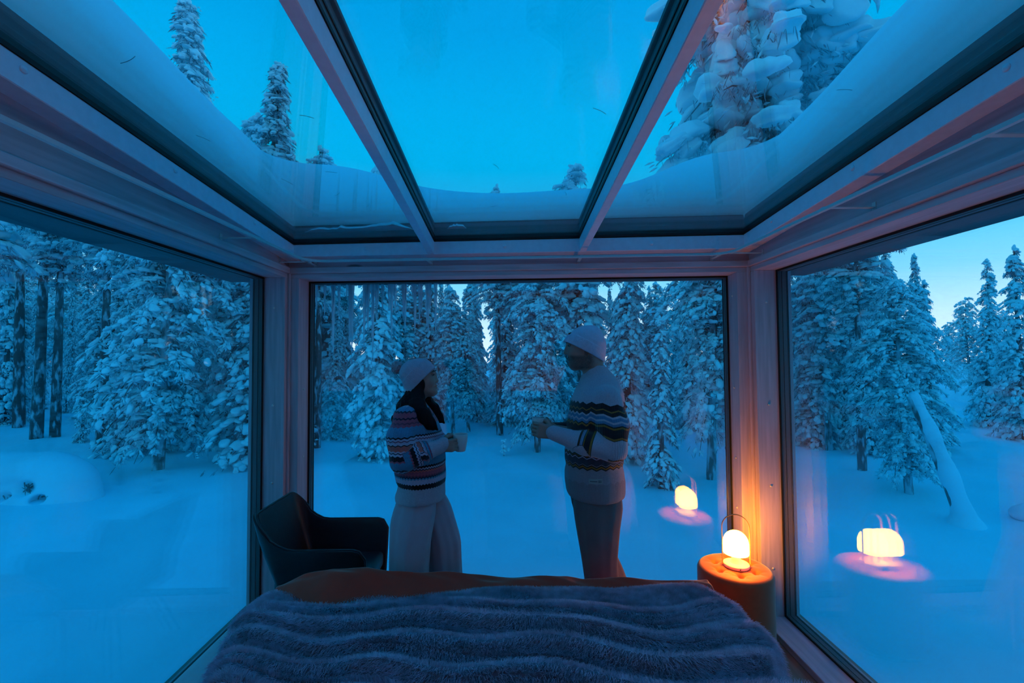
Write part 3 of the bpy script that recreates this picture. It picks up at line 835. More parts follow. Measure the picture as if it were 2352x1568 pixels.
        for ax in range(3):
            s0 = [slice(1, -1)] * 3; s0[ax] = slice(0, -1); s1 = [slice(1, -1)] * 3; s1[ax] = slice(1, None)
            A, B = ins[tuple(s0)], ins[tuple(s1)]
            for flip, mk in ((False, A & ~B), (True, ~A & B)):
                e = np.argwhere(mk)
                if not len(e): continue
                o = np.ones(3, int); o[ax] = 0; e = e + o
                u, v = [i for i in range(3) if i != ax]
                def cell(du, dv):
                    c = e.copy(); c[:, u] -= du; c[:, v] -= dv
                    return idx[c[:, 0], c[:, 1], c[:, 2]]
                q = np.stack([cell(1, 1), cell(0, 1), cell(0, 0), cell(1, 0)], 1)
                if flip ^ (ax == 1): q = q[:, ::-1]
                Q.append(q)
        Q = np.concatenate(Q); Q = Q[(Q >= 0).all(1)]
        return V, Q

def relax(V, Q, it=2, lam=0.5):
    E = np.concatenate([Q[:, [0, 1]], Q[:, [1, 2]], Q[:, [2, 3]], Q[:, [3, 0]]])
    for _ in range(it):
        S = np.zeros_like(V); n = np.zeros(len(V))
        np.add.at(S, E[:, 0], V[E[:, 1]]); np.add.at(S, E[:, 1], V[E[:, 0]])
        np.add.at(n, E[:, 0], 1); np.add.at(n, E[:, 1], 1)
        V = V + lam * (S / np.maximum(n, 1)[:, None] - V)
    return V

def soft(name, fields, mat, parent, it=2, attr=None, **kw):
    Vs, Qs, off = [], [], 0
    for f in fields:
        V, Q = f.mesh(name); V = relax(V, Q, it)
        Vs.append(V); Qs.append(Q + off); off += len(V)
    V, Q = np.concatenate(Vs), np.concatenate(Qs)
    me = mesh_np(name, V, Q)
    if attr:
        for k, fn in attr.items():
            at = me.attributes.new(k, 'FLOAT', 'POINT'); at.data.foreach_set('value', np.asarray(fn(V), np.float32))
    return obj(name, me, mat, parent, **kw)

# ---------------------------------------------------------------- knitwear and cloth materials
def knit(name, stops, zlo, zhi, zig_amp=0.006, zig_len=0.016, rib=None, fleck=0.12):
    """bands of colour along the 'band' attribute with a zigzag along the 'around' attribute"""
    m, nt, b = mat_new(name)
    b.inputs['Roughness'].default_value = 0.9; b.inputs['Specular IOR Level'].default_value = 0.1
    b.inputs['Sheen Weight'].default_value = 0.25
    ab = nt.nodes.new('ShaderNodeAttribute'); ab.attribute_name = 'band'
    au = nt.nodes.new('ShaderNodeAttribute'); au.attribute_name = 'around'
    pp = nt.nodes.new('ShaderNodeMath'); pp.operation = 'PINGPONG'; pp.inputs[1].default_value = zig_len / 2
    nt.links.new(au.outputs['Fac'], pp.inputs[0])
    ma = nt.nodes.new('ShaderNodeMath'); ma.operation = 'MULTIPLY_ADD'; ma.inputs[1].default_value = zig_amp / (zig_len / 2)
    nt.links.new(pp.outputs[0], ma.inputs[0]); nt.links.new(ab.outputs['Fac'], ma.inputs[2])
    mr = nt.nodes.new('ShaderNodeMapRange'); mr.inputs['From Min'].default_value = zlo; mr.inputs['From Max'].default_value = zhi
    nt.links.new(ma.outputs[0], mr.inputs['Value'])
    # several ramps in a row because one holds 32 stops at most
    cr = nt.nodes.new('ShaderNodeValToRGB'); cr.color_ramp.interpolation = 'CONSTANT'
    e = cr.color_ramp.elements
    st = sorted(stops)
    e[0].position = 0.0; e[0].color = (*st[0][1], 1)
    e[1].position = max(0.001, (st[1][0] - zlo) / (zhi - zlo)); e[1].color = (*st[1][1], 1)
    for z, c in st[2:]:
        q = e.new(min(1, (z - zlo) / (zhi - zlo))); q.color = (*c, 1)
    nt.links.new(mr.outputs[0], cr.inputs[0])
    nz = nt.nodes.new('ShaderNodeTexNoise'); nz.inputs['Scale'].default_value = 160
    tc = nt.nodes.new('ShaderNodeTexCoord'); nt.links.new(tc.outputs['Object'], nz.inputs['Vector'])
    mx = nt.nodes.new('ShaderNodeMix'); mx.data_type = 'RGBA'; mx.blend_type = 'MULTIPLY'; mx.inputs[0].default_value = fleck * 3
    nt.links.new(cr.outputs[0], mx.inputs[6]); nt.links.new(nz.outputs['Fac'], mx.inputs[7])
    nt.links.new(mx.outputs[2], b.inputs['Base Color'])
    wv = nt.nodes.new('ShaderNodeMath'); wv.operation = 'SINE'
    ws = nt.nodes.new('ShaderNodeMath'); ws.operation = 'MULTIPLY'; ws.inputs[1].default_value = 900
    nt.links.new(au.outputs['Fac'], ws.inputs[0]); nt.links.new(ws.outputs[0], wv.inputs[0])
    bp = nt.nodes.new('ShaderNodeBump'); bp.inputs['Strength'].default_value = 0.25; bp.inputs['Distance'].default_value = 0.003
    nt.links.new(wv.outputs[0], bp.inputs['Height']); nt.links.new(bp.outputs[0], b.inputs['Normal'])
    return m

M['skin'] = pbr('skin', (0.46, 0.22, 0.17), 0.5, 0.08, 30, spec=0.35)
M['skin_stubble'] = None
M['hair'] = pbr('black_hair', (0.007, 0.005, 0.005), 0.6, 0.3, 90, (1, 1, 0.08), bump=0.5, bscale=120, spec=0.15)
M['brow'] = pbr('brow_hair', (0.02, 0.015, 0.013), 0.7)
M['eye'] = pbr('eye', (0.26, 0.21, 0.20), 0.3, spec=0.5)
M['iris'] = pbr('iris', (0.03, 0.02, 0.015), 0.2, spec=0.5)
M['lip'] = pbr('lips', (0.36, 0.13, 0.11), 0.5)
M['beanie_w'] = pbr('pale_pink_knit', (0.56, 0.40, 0.47), 0.9, 0.06, 60, sheen=0.3, bump=0.5, bscale=160)
M['beanie_m'] = pbr('white_knit', (0.68, 0.54, 0.64), 0.9, 0.05, 60, sheen=0.3, bump=0.4, bscale=160)
M['pom'] = pbr('pompom_fur', (0.50, 0.34, 0.36), 0.95, 0.2, 90, sheen=0.5)
M['pants_w'] = pbr('cream_trousers', (0.54, 0.38, 0.43), 0.85, 0.05, 10, sheen=0.2, bump=0.15, bscale=300)
M['pants_m'] = pbr('grey_trousers', (0.20, 0.125, 0.13), 0.85, 0.08, 10, sheen=0.2, bump=0.15, bscale=300)
M['sock'] = pbr('wool_sock', (0.5, 0.45, 0.42), 0.95, 0.1, 60)
M['ceramic'] = pbr('white_ceramic', (0.62, 0.58, 0.56), 0.2, spec=0.5)
M['coffee'] = pbr('coffee', (0.03, 0.015, 0.008), 0.1, spec=0.5)

CREAM, ROSE, CORAL, BLUE, LAV, DARK, NAVY, PLUM = (0.62, 0.46, 0.52), (0.56, 0.10, 0.15), (0.82, 0.15, 0.13), (0.12, 0.27, 0.42), (0.60, 0.46, 0.60), (0.015, 0.012, 0.016), (0.035, 0.03, 0.06), (0.30, 0.06, 0.10)
M['knit_w'] = knit('fair_isle_pink', [
    (0.80, CREAM), (0.962, DARK), (0.986, LAV), (1.012, BLUE), (1.02, NAVY), (1.026, PLUM), (1.036, ROSE), (1.052, CORAL), (1.06, NAVY), (1.066, LAV), (1.074, DARK),
    (1.084, BLUE), (1.122, ROSE), (1.130, DARK), (1.152, LAV), (1.162, NAVY), (1.167, LAV), (1.174, CORAL), (1.200, DARK), (1.206, LAV), (1.220, PLUM), (1.226, LAV), (1.236, DARK), (1.244, BLUE),
    (1.290, ROSE), (1.302, PLUM), (1.309, ROSE), (1.325, NAVY), (1.332, ROSE), (1.358, NAVY), (1.366, BLUE), (1.384, CREAM)], 0.80, 1.45)
YEL, TEAL, GREY, DK = (0.40, 0.16, 0.03), (0.16, 0.22, 0.36), (0.46, 0.33, 0.37), (0.022, 0.020, 0.024)
M['knit_m'] = knit('fair_isle_cream', [
    (0.80, (0.38, 0.26, 0.29)), (0.972, GREY), (1.045, DK), (1.052, YEL), (1.060, DK), (1.066, GREY), (1.070, (0.07, 0.07, 0.10)), (1.106, LAV), (1.110, DK), (1.116, YEL), (1.121, DK), (1.127, CREAM),
    (1.222, DK), (1.226, YEL), (1.236, DK), (1.280, YEL), (1.290, DK), (1.296, TEAL), (1.308, CREAM), (1.318, TEAL), (1.334, CREAM), (1.342, DK), (1.362, YEL), (1.367, DK), (1.396, CREAM)], 0.80, 1.60, 0.012, 0.05)

def stubble_skin():
    m, nt, b = mat_new('skin_stubble'); b.inputs['Roughness'].default_value = 0.55
    tc = nt.nodes.new('ShaderNodeAttribute'); tc.attribute_name = 'beard'
    nz = nt.nodes.new('ShaderNodeTexNoise'); nz.inputs['Scale'].default_value = 260
    t2 = nt.nodes.new('ShaderNodeTexCoord'); nt.links.new(t2.outputs['Object'], nz.inputs['Vector'])
    mu = nt.nodes.new('ShaderNodeMath'); mu.operation = 'MULTIPLY'; nt.links.new(tc.outputs['Fac'], mu.inputs[0]); nt.links.new(nz.outputs['Fac'], mu.inputs[1])
    mu2 = nt.nodes.new('ShaderNodeMath'); mu2.operation = 'MULTIPLY'; mu2.inputs[1].default_value = 1.7; mu2.use_clamp = True; nt.links.new(mu.outputs[0], mu2.inputs[0])
    mx = nt.nodes.new('ShaderNodeMix'); mx.data_type = 'RGBA'; mx.inputs[6].default_value = (0.44, 0.21, 0.16, 1); mx.inputs[7].default_value = (0.13, 0.07, 0.06, 1)
    nt.links.new(mu2.outputs[0], mx.inputs[0]); nt.links.new(mx.outputs[2], b.inputs['Base Color'])
    return m
M['skin_stubble'] = stubble_skin()

def hand(f, wrist, fwd, palm, out, curl, scale=1.0, thumb=1, k=0.004):
    """five-fingered hand: fwd = along the forearm, palm = palm normal, out = towards the little finger"""
    wrist, fwd, palm, out = (np.array(v, float) for v in (wrist, fwd, palm, out))
    fwd /= np.linalg.norm(fwd); palm = palm - fwd * (palm @ fwd); palm /= np.linalg.norm(palm)
    out = np.cross(fwd, palm) * (1 if np.cross(fwd, palm) @ out > 0 else -1)
    s = scale
    base = wrist + fwd * 0.012 * s
    for o in (-0.026, -0.009, 0.009, 0.026):          # palm
        f.cone(base + out * o * 0.7 * s, wrist + fwd * 0.078 * s + out * o * s, 0.0145 * s, 0.0125 * s, 0.012)
    f.cone(wrist - fwd * 0.07 * s, base, 0.025 * s, 0.023 * s, 0.02)
    for j, (o, L) in enumerate(((-0.028, 0.070), (-0.0095, 0.078), (0.009, 0.073), (0.027, 0.058))):
        p = wrist + fwd * 0.080 * s + out * o * s
        ang = 0.0; r = 0.0090 * s
        for q, (fr, cu) in enumerate(((0.46, 0.55), (0.30, 0.8), (0.24, 0.6))):
            ang += cu * curl
            d = fwd * math.cos(ang) + palm * math.sin(ang)
            p2 = p + d * L * fr * s
            f.cone(p, p2, r, r * 0.92, 0.003 if q else 0.006); p, r = p2, r * 0.92
    # thumb leaves the side of the palm near its base
    tb = wrist + fwd * 0.026 * s - out * 0.026 * s + palm * 0.006 * s
    d1 = fwd * 0.62 - out * 0.60 + palm * 0.5; d1 /= np.linalg.norm(d1)
    t1 = tb + d1 * 0.036 * s
    d2 = fwd * 0.80 - out * 0.05 + palm * 0.60; d2 /= np.linalg.norm(d2)
    t2 = t1 + d2 * 0.030 * s
    d3 = fwd * 0.75 + out * 0.25 + palm * 0.60; d3 /= np.linalg.norm(d3)
    f.chain([tb, t1, t2, t2 + d3 * 0.024 * s], [0.0135 * s, 0.0115 * s, 0.0100 * s, 0.0088 * s], 0.005)
    return f

def mug(loc, label, group=None, r=0.040, h=0.090, handle_ang=0.0):
    t = empty('mug', loc, label=label, cat='mug')
    pr = [(0.0001, 0.0), (r * 0.62, 0.0), (r * 0.70, 0.004), (r * 0.86, h * 0.35), (r * 0.97, h * 0.75), (r, h), (r - 0.002, h + 0.0015), (r - 0.0045, h - 0.001), (r * 0.97 - 0.0045, h * 0.75), (r * 0.86 - 0.0045, h * 0.35), (r * 0.62, 0.008), (0.0001, 0.006)]
    lathe('cup', pr, M['ceramic'], t, n=40)
    lathe('drink', [(0.0001, h * 0.80), (r * 0.97 - 0.005, h * 0.80), (r * 0.97 - 0.005, h * 0.79), (0.0001, h * 0.79)], M['coffee'], t, n=32)
    a = np.linspace(-1.25, 1.25, 11)
    ca, sa = math.cos(handle_ang), math.sin(handle_ang)
    pth = [((r * 0.86 + 0.026 * math.cos(q)) * ca, (r * 0.86 + 0.026 * math.cos(q)) * sa, h * 0.52 + 0.028 * math.sin(q)) for q in a]
    tube('handle', pth, 0.005, M['ceramic'], t, 8)
    return t

EX, EY, EZ = (1, 0, 0), (0, 1, 0), (0, 0, 1)
def seg_dist(V, a, b):
    a, b = np.array(a), np.array(b); ba = b - a
    t = np.clip(((V - a) @ ba) / (ba @ ba), 0, 1)
    return np.linalg.norm(V - a - t[:, None] * ba, axis=1), t
def in_rows(V, rows):
    r = np.array(rows); z = V[:, 2]
    a, b, w = (np.interp(z, r[:, 0], r[:, i]) for i in (1, 2, 3))
    return np.sqrt(((V[:, 0] - (a + b) / 2) / ((b - a) / 2)) ** 2 + (V[:, 1] / w) ** 2)
def ripple(n, amp, ph=0.0, tw=0.0):
    return lambda a, t: amp * (np.sin(n * a + ph + tw * t) + 0.5 * np.sin((n * 2 + 1) * a + 2 * ph - 1.7 * tw * t))
def eyes(root, pts, r, look):
    for p in pts:
        V, F3 = ICO3
        o = obj('eye', mesh_np('eye', V * r, F3), M['eye'], root, loc=p)
        c = obj('iris', mesh_np('iris', V * np.array((r * 0.55, r * 0.68, r * 0.68)), F3), M['iris'], o, loc=(look * r * 0.62, 0, 0))

# ---- the woman on the left, facing right
def build_woman():
    root = empty('person', (-0.487, 2.52, ZF), label='person in pale pompom beanie and pink patterned sweater holding a mug', cat='person')
    off = empty  # (kept flat: every part hangs straight on the person)
    def part(o): o.location = (0, 0, -ZF); return o
    rows = [(0.872, -0.134, 0.130, 0.160), (0.885, -0.136, 0.135, 0.166), (0.925, -0.122, 0.133, 0.160), (0.955, -0.117, 0.134, 0.160), (0.975, -0.128, 0.137, 0.168), (1.02, -0.138, 0.137, 0.172), (1.06, -0.143, 0.135, 0.172),
            (1.14, -0.143, 0.130, 0.166), (1.22, -0.141, 0.122, 0.168), (1.30, -0.133, 0.086, 0.172), (1.345, -0.122, 0.058, 0.165), (1.378, -0.108, 0.030, 0.125), (1.402, -0.092, 0.018, 0.085), (1.425, -0.078, 0.014, 0.060)]
    sh, mid, el, fa, wr = (-0.055, -0.140, 1.325), (-0.068, -0.188, 1.225), (-0.052, -0.208, 1.118), (0.045, -0.178, 1.148), (0.128, -0.140, 1.180)
    sh2, el2, wr2 = (-0.050, 0.140, 1.325), (-0.02, 0.205, 1.10), (0.128, -0.006, 1.180)
    f = Field((-0.22, -0.31, 0.84), (0.25, 0.30, 1.45), 0.0042)
    f.loft((0, 0, 0), EY, EX, EZ, rows, 0.01, wob=ripple(7, 0.008, 0.4, 9))
    f.chain([sh, mid, el], [0.058, 0.062, 0.057], 0.035)
    f.chain([el, fa, wr], [0.057, 0.050, 0.034], 0.022)
    f.cone((0.085, -0.160, 1.163), (0.142, -0.135, 1.186), 0.041, 0.037, 0.006)
    f.chain([sh2, el2, (0.06, 0.11, 1.14), wr2], [0.058, 0.057, 0.048, 0.035], 0.03)
    f.loft((0, 0, 0), EY, EX, EZ, [(1.38, -0.088, 0.020, 0.064), (1.425, -0.076, 0.016, 0.058)], 0.006)
    f.noise(lambda x, y, z: 0.0022 * np.sin(x * 38 + z * 60) * np.sin(y * 42 - z * 20) * (z > 0.96))
    def fore(V):
        d, t = seg_dist(V, el, wr)
        return (d < 0.057 + (0.040 - 0.057) * t + 0.012) & ((V[:, 1] < -0.172 + 0.02 * t) | (V[:, 0] > 0.125)) & (t > 0.04), t
    def band(V):
        m, t = fore(V)
        s = V[:, 2].copy()
        # at the back of the sleeve the bands ride a little lower
        s2 = np.interp(t, [0, 0.20, 0.34, 0.48, 0.58, 0.66, 0.70, 0.73, 1.0], [1.095, 1.12, 1.15, 1.18, 1.21, 1.26, 1.31, 1.40, 1.42])
        return np.where(m, s2, s)
    def around(V):
        m, t = fore(V)
        return np.where(m, V[:, 2] * 1.0, np.arctan2(V[:, 1], V[:, 0]) * 0.16)
    part(soft('sweater', [f], M['knit_w'], root, 1, {'band': band, 'around': around}))
    # wide trousers
    f = Field((-0.24, -0.25, -0.05), (0.32, 0.25, 0.98), 0.007)
    near = [(-0.03, -0.155, 0.060, 0.105), (0.30, -0.152, 0.056, 0.102), (0.49, -0.149, 0.056, 0.100), (0.67, -0.147, 0.068, 0.100), (0.78, -0.143, 0.090, 0.088), (0.86, -0.118, 0.100, 0.070), (0.92, -0.095, 0.095, 0.050)]
    far = [(-0.03, 0.02, 0.23, 0.105), (0.30, 0.02, 0.225, 0.102), (0.49, 0.008, 0.216, 0.100), (0.605, 0.005, 0.212, 0.100), (0.73, -0.02, 0.176, 0.095), (0.82, -0.06, 0.150, 0.085), (0.865, -0.09, 0.118, 0.070), (0.92, -0.095, 0.095, 0.050)]
    f.loft((0, -0.075, 0), EY, EX, EZ, near, 0.01, wob=ripple(6, 0.035, 0.8, 1.5))
    f.loft((0, 0.085, 0), EY, EX, EZ, far, 0.02, wob=ripple(6, 0.035, 2.1, -1.2))
    part(soft('trousers', [f], M['pants_w'], root, 2))
    # body: head, neck, trunk, hands
    h = Field((-0.14, -0.13, 1.30), (0.13, 0.13, 1.66), 0.0027)
    h.ell((-0.018, 0, 1.540), (0.088, 0.073, 0.090), 0.01).ell((0.026, 0, 1.500), (0.060, 0.057, 0.076), 0.03)
    h.ell((0.066, 0, 1.448), (0.026, 0.026, 0.018), 0.025)
    for s in (-1, 1):
        h.cone((0.01, s * 0.045, 1.478), (0.062, s * 0.014, 1.447), 0.018, 0.015, 0.03)
        h.ell((0.055, s * 0.032, 1.502), (0.026, 0.024, 0.024), 0.02)
        h.ell((0.084, s * 0.028, 1.545), (0.013, 0.015, 0.010), 0.010, sub=True)
        h.ell((0.074, s * 0.028, 1.5515), (0.010, 0.017, 0.006), 0.008)
        h.ell((0.0885, s * 0.008, 1.504), (0.008, 0.007, 0.006), 0.006)
    h.cone((0.073, 0, 1.556), (0.086, 0, 1.520), 0.0085, 0.0085, 0.012).ell((0.0915, 0, 1.509), (0.0095, 0.009, 0.0085), 0.008)
    h.ell((0.083, 0, 1.4815), (0.0115, 0.020, 0.0062), 0.006).ell((0.082, 0, 1.4705), (0.0125, 0.018, 0.0068), 0.006)
    h.ell((0.0985, 0, 1.4762), (0.010, 0.020, 0.0018), 0.003, sub=True)
    h.cone((-0.050, 0, 1.31), (-0.010, 0, 1.46), 0.050, 0.046, 0.025)
    b = Field((-0.20, -0.27, -0.06), (0.30, 0.27, 1.42), 0.016)
    b.loft((0, 0, 0), EY, EX, EZ, [(0.86, -0.07, 0.07, 0.08), (1.1, -0.10, 0.09, 0.12), (1.3, -0.10, 0.05, 0.13), (1.36, -0.09, 0.02, 0.07)], 0.03)
    b.chain([(-0.02, -0.06, 0.80), (-0.045, -0.08, 0.45), (-0.05, -0.08, 0.05)], [0.05, 0.05, 0.035], 0.03)
    b.chain([(0.03, 0.06, 0.80), (0.11, 0.085, 0.45), (0.12, 0.085, 0.05)], [0.05, 0.05, 0.035], 0.03)
    b.chain([sh, el, wr], [0.04, 0.036, 0.026], 0.02).chain([sh2, el2, wr2], [0.04, 0.036, 0.026], 0.02)
    hd = Field((0.05, -0.24, 1.08), (0.34, 0.06, 1.29), 0.0027)
    hand(hd, (0.118, -0.141, 1.176), (0.97, 0.10, 0.05), (0, 1, 0), (0, 0, -1), 0.95, 0.90)
    hand(hd, (0.122, -0.030, 1.176), (0.97, -0.05, 0.05), (0, -1, 0), (0, 0, -1), 0.95, 0.90)
    part(soft('body', [h, b, hd], M['skin'], root, 1))
    for e_ in ((0.0725, -0.028, 1.5445), (0.0725, 0.028, 1.5445)):
        pass
    eyes(root, [(0.0692, -0.028, 1.5445 - ZF), (0.0692, 0.028, 1.5445 - ZF)], 0.0098, 1)
    # hair under the hat and over the shoulders
    f = Field((-0.22, -0.20, 1.14), (0.16, 0.20, 1.60), 0.004)
    f.ell((-0.012, 0, 1.50), (0.066, 0.079, 0.075), 0.02).cone((-0.020, 0, 1.45), (-0.045, 0, 1.375), 0.046, 0.055, 0.02)
    for s in (-1, 1):
        f.chain([(0.010, s * 0.062, 1.500), (0.000, s * 0.078, 1.430), (0.004, s * 0.112, 1.378), (0.038, s * 0.135, 1.335), (0.076, s * 0.132, 1.292), (0.110, s * 0.122, 1.262)], [0.022, 0.036, 0.046, 0.042, 0.030, 0.008], 0.02, sc=(1, 0.55, 1))
    f.chain([(-0.045, -0.03, 1.425), (-0.060, -0.085, 1.385), (-0.075, -0.115, 1.35)], [0.036, 0.030, 0.012], 0.02)
    f.chain([(-0.040, -0.01, 1.425), (-0.090, -0.02, 1.378), (-0.126, -0.03, 1.31), (-0.146, -0.04, 1.20)], [0.036, 0.028, 0.018, 0.005], 0.02, sc=(1, 2.0, 1))
    f.ell((0.075, 0, 1.50), (0.05, 0.05, 0.10), 0.01, sub=True)
    f.noise(lambda x, y, z: 0.0016 * np.sin(x * 260 + z * 90) + 0.0012 * np.sin(y * 310 + z * 60))
    part(soft('hair', [f], M['hair'], root, 1))
    # eyebrows
    for s in (-1, 1):
        part(tube('eyebrow', [(0.0735, s * 0.045, 1.5595), (0.0800, s * 0.030, 1.5650), (0.0815, s * 0.014, 1.5625)], [0.0015, 0.0026, 0.0022], M['brow'], root, 6))
    # beanie: loft along a tilted axis
    n_, d_ = (-0.727, 0, 0.687), (0.687, 0, 0.727)
    f = Field((-0.16, -0.12, 1.38), (0.13, 0.12, 1.68), 0.0032)
    f.loft((0.007, 0, 1.501), EY, d_, n_, [(0.0, -0.100, 0.104, 0.084), (0.03, -0.088, 0.110, 0.088), (0.07, -0.073, 0.110, 0.089), (0.104, -0.064, 0.086, 0.078), (0.129, -0.043, 0.051, 0.052), (0.140, -0.018, 0.022, 0.022)], 0.006)
    f.loft((0.007, 0, 1.501), EY, d_, n_, [(0.0, -0.104, 0.109, 0.088), (0.03, -0.092, 0.114, 0.092), (0.072, -0.076, 0.113, 0.092)], 0.002)
    f.noise(lambda x, y, z: 0.0007 * np.sin(np.arctan2(y, (x - 0.007) * 0.687 + (z - 1.501) * 0.727) * 64))
    bn = part(soft('beanie', [f], M['beanie_w'], root, 1))
    rr = np.random.default_rng(4)
    V, F3 = ico(4)
    V = V * 0.034 * (1 + 0.10 * rr.normal(size=(len(V), 1)))
    obj('pompom', mesh_np('pompom', V, F3), M['pom'], bn, loc=(-0.126, 0, 1.583))
    # socks
    for p in ((-0.05, -0.08), (0.12, 0.085)):
        f = Field((p[0] - 0.08, p[1] - 0.07, -0.07), (p[0] + 0.22, p[1] + 0.07, 0.12), 0.007)
        f.chain([(p[0], p[1], 0.10), (p[0], p[1], -0.02), (p[0] + 0.13, p[1], -0.032)], [0.036, 0.036, 0.026], 0.03)
        part(soft('sock', [f], M['sock'], root, 1))
    return root
build_woman()
mug((-0.487 + 0.228, 2.52 - 0.085, 1.140), 'white mug held by the person in the pompom beanie', handle_ang=2.6)

# ---- the man on the right, facing left
def build_man():
    root = empty('person', (0.482, 2.58, ZF), label='person in plain white beanie and cream banded sweater holding a mug', cat='person')
    def part(o): o.location = (0, 0, -ZF); return o
    rows = [(0.862, -0.146, 0.154, 0.185), (0.875, -0.160, 0.163, 0.192), (0.95, -0.170, 0.164, 0.192), (1.0, -0.170, 0.157, 0.188), (1.035, -0.160, 0.150, 0.184), (1.06, -0.169, 0.158, 0.192), (1.15, -0.165, 0.163, 0.200), (1.22, -0.160, 0.167, 0.208),
            (1.29, -0.148, 0.169, 0.215), (1.39, -0.129, 0.166, 0.218), (1.43, -0.112, 0.163, 0.205), (1.46, -0.095, 0.152, 0.175), (1.508, -0.074, 0.130, 0.120), (1.535, -0.062, 0.108, 0.085), (1.567, -0.052, 0.080, 0.066), (1.588, -0.047, 0.060, 0.060)]
    sh, mid, el, fa, wr = (0.040, -0.185, 1.415), (0.058, -0.232, 1.28), (0.050, -0.248, 1.165), (-0.09, -0.198, 1.185), (-0.235, -0.140, 1.228)
    sh2, el2, wr2 = (0.040, 0.185, 1.415), (0.045, 0.248, 1.165), (-0.230, 0.012, 1.228)
    f = Field((-0.31, -0.35, 0.83), (0.22, 0.34, 1.61), 0.0045)
    f.loft((0, 0, 0), EY, EX, EZ, rows, 0.012, wob=ripple(6, 0.007, 1.2, 7))
    f.chain([sh, mid, el], [0.070, 0.072, 0.066], 0.035)
    f.chain([el, fa, wr], [0.066, 0.058, 0.040], 0.022)
    f.cone((-0.195, -0.157, 1.216), (-0.250, -0.134, 1.233), 0.043, 0.039, 0.006)
    f.chain([sh2, el2, (-0.09, 0.14, 1.185), wr2], [0.070, 0.066, 0.056, 0.040], 0.03)
    f.noise(lambda x, y, z: 0.0024 * np.sin(x * 30 + z * 46) * np.sin(y * 36 - z * 24) * (z > 1.06))
    def fore(V):
        d, t = seg_dist(V, el, wr)
        return (d < 0.066 + (0.043 - 0.066) * t + 0.012) & ((V[:, 1] < -0.205 + 0.03 * t) | (V[:, 0] < -0.15)) & (t > 0.04), t
    def band(V):
        m, t = fore(V)
        s = V[:, 2] + 0.0
        up = (V[:, 1] < -0.19) & (V[:, 2] > 1.12) & ~m
        s = np.where(up, s + 0.10 * np.clip(V[:, 0] - 0.02, -0.06, 0.08), s)
        s2 = np.interp(t, [0, 0.28, 0.31, 0.40, 0.46, 0.50, 0.54, 0.57, 1.0], [1.15, 1.20, 1.222, 1.25, 1.285, 1.315, 1.36, 1.41, 1.45])
        return np.where(m, s2, s)
    def around(V):
        m, t = fore(V)
        return np.where(m, 0.0, np.arctan2(V[:, 1], V[:, 0]) * 0.19)
    part(soft('sweater', [f], M['knit_m'], root, 1, {'band': band, 'around': around}))
    # woven label sewn on the hem
    lb = M['label'] = pbr('woven_label', (0.40, 0.36, 0.35), 0.8)
    lk = M['label_ink'] = pbr('label_thread', (0.12, 0.11, 0.13), 0.8)
    def on_hem(x, z):
        r = np.array(rows); a, b, w = (np.interp(z, r[:, 0], r[:, i]) for i in (1, 2, 3))
        return -w * math.sqrt(max(0, 1 - ((x - (a + b) / 2) / ((b - a) / 2)) ** 2))
    def strip(name, xs, z0, z1, lift, mt, par):
        V = []
        for x in xs:
            for z in (z0, z1):
                y = on_hem(x, 0.985); V += [(x, y - lift, z), (x, y + 0.002, z)]
        Fq = []
        for i in range(len(xs) - 1):
            a = i * 4; b = a + 4
            Fq += [(a, b, b + 2, a + 2), (a + 2, b + 2, b + 3, a + 3), (a + 3, b + 3, b + 1, a + 1), (a + 1, b + 1, b, a)]
        e = (len(xs) - 1) * 4
        Fq += [(0, 2, 3, 1), (e, e + 1, e + 3, e + 2)]
        return obj(name, mesh_np(name, V, Fq, False), mt, par)
    lbl = part(strip('label_patch', np.linspace(-0.066, 0.002, 9), 0.972, 0.998, 0.0055, lb, root))
    strip('label_mark', np.linspace(-0.061, -0.024, 7), 0.983, 0.988, 0.0065, lk, lbl)
    strip('label_mark', np.linspace(-0.018, -0.012, 3), 0.979, 0.992, 0.0065, lk, lbl)
    strip('label_mark', np.linspace(-0.009, -0.004, 3), 0.979, 0.992, 0.0065, lk, lbl)
    # trousers
    f = Field((-0.22, -0.24, -0.05), (0.40, 0.24, 1.00), 0.007)
    near = [(-0.03, -0.045, 0.125, 0.082), (0.20, -0.06, 0.115, 0.082), (0.43, -0.078, 0.103, 0.088), (0.55, -0.094, 0.098, 0.092), (0.72, -0.121, 0.116, 0.098), (0.83, -0.135, 0.138, 0.088), (0.90, -0.125, 0.125, 0.075), (0.95, -0.11, 0.11, 0.06)]
    far = [(-0.03, 0.16, 0.31, 0.080), (0.20, 0.10, 0.25, 0.080), (0.43, 0.0, 0.166, 0.085), (0.55, -0.05, 0.105, 0.09), (0.72, -0.10, 0.112, 0.098), (0.83, -0.130, 0.135, 0.088), (0.90, -0.125, 0.125, 0.075), (0.95, -0.11, 0.11, 0.06)]
    f.loft((0, -0.088, 0), EY, EX, EZ, near, 0.01, wob=ripple(5, 0.03, 0.3, 2))
    f.loft((0, 0.088, 0), EY, EX, EZ, far, 0.03, wob=ripple(5, 0.03, 1.7, -2))
    part(soft('trousers', [f], M['pants_m'], root, 2))
    # body
    h = Field((-0.20, -0.13, 1.44), (0.10, 0.13, 1.83), 0.0028)
    h.ell((-0.045, 0, 1.700), (0.098, 0.078, 0.100), 0.01).ell((-0.090, 0, 1.652), (0.058, 0.062, 0.084), 0.03)
    h.ell((-0.112, 0, 1.588), (0.024, 0.028, 0.023), 0.025)
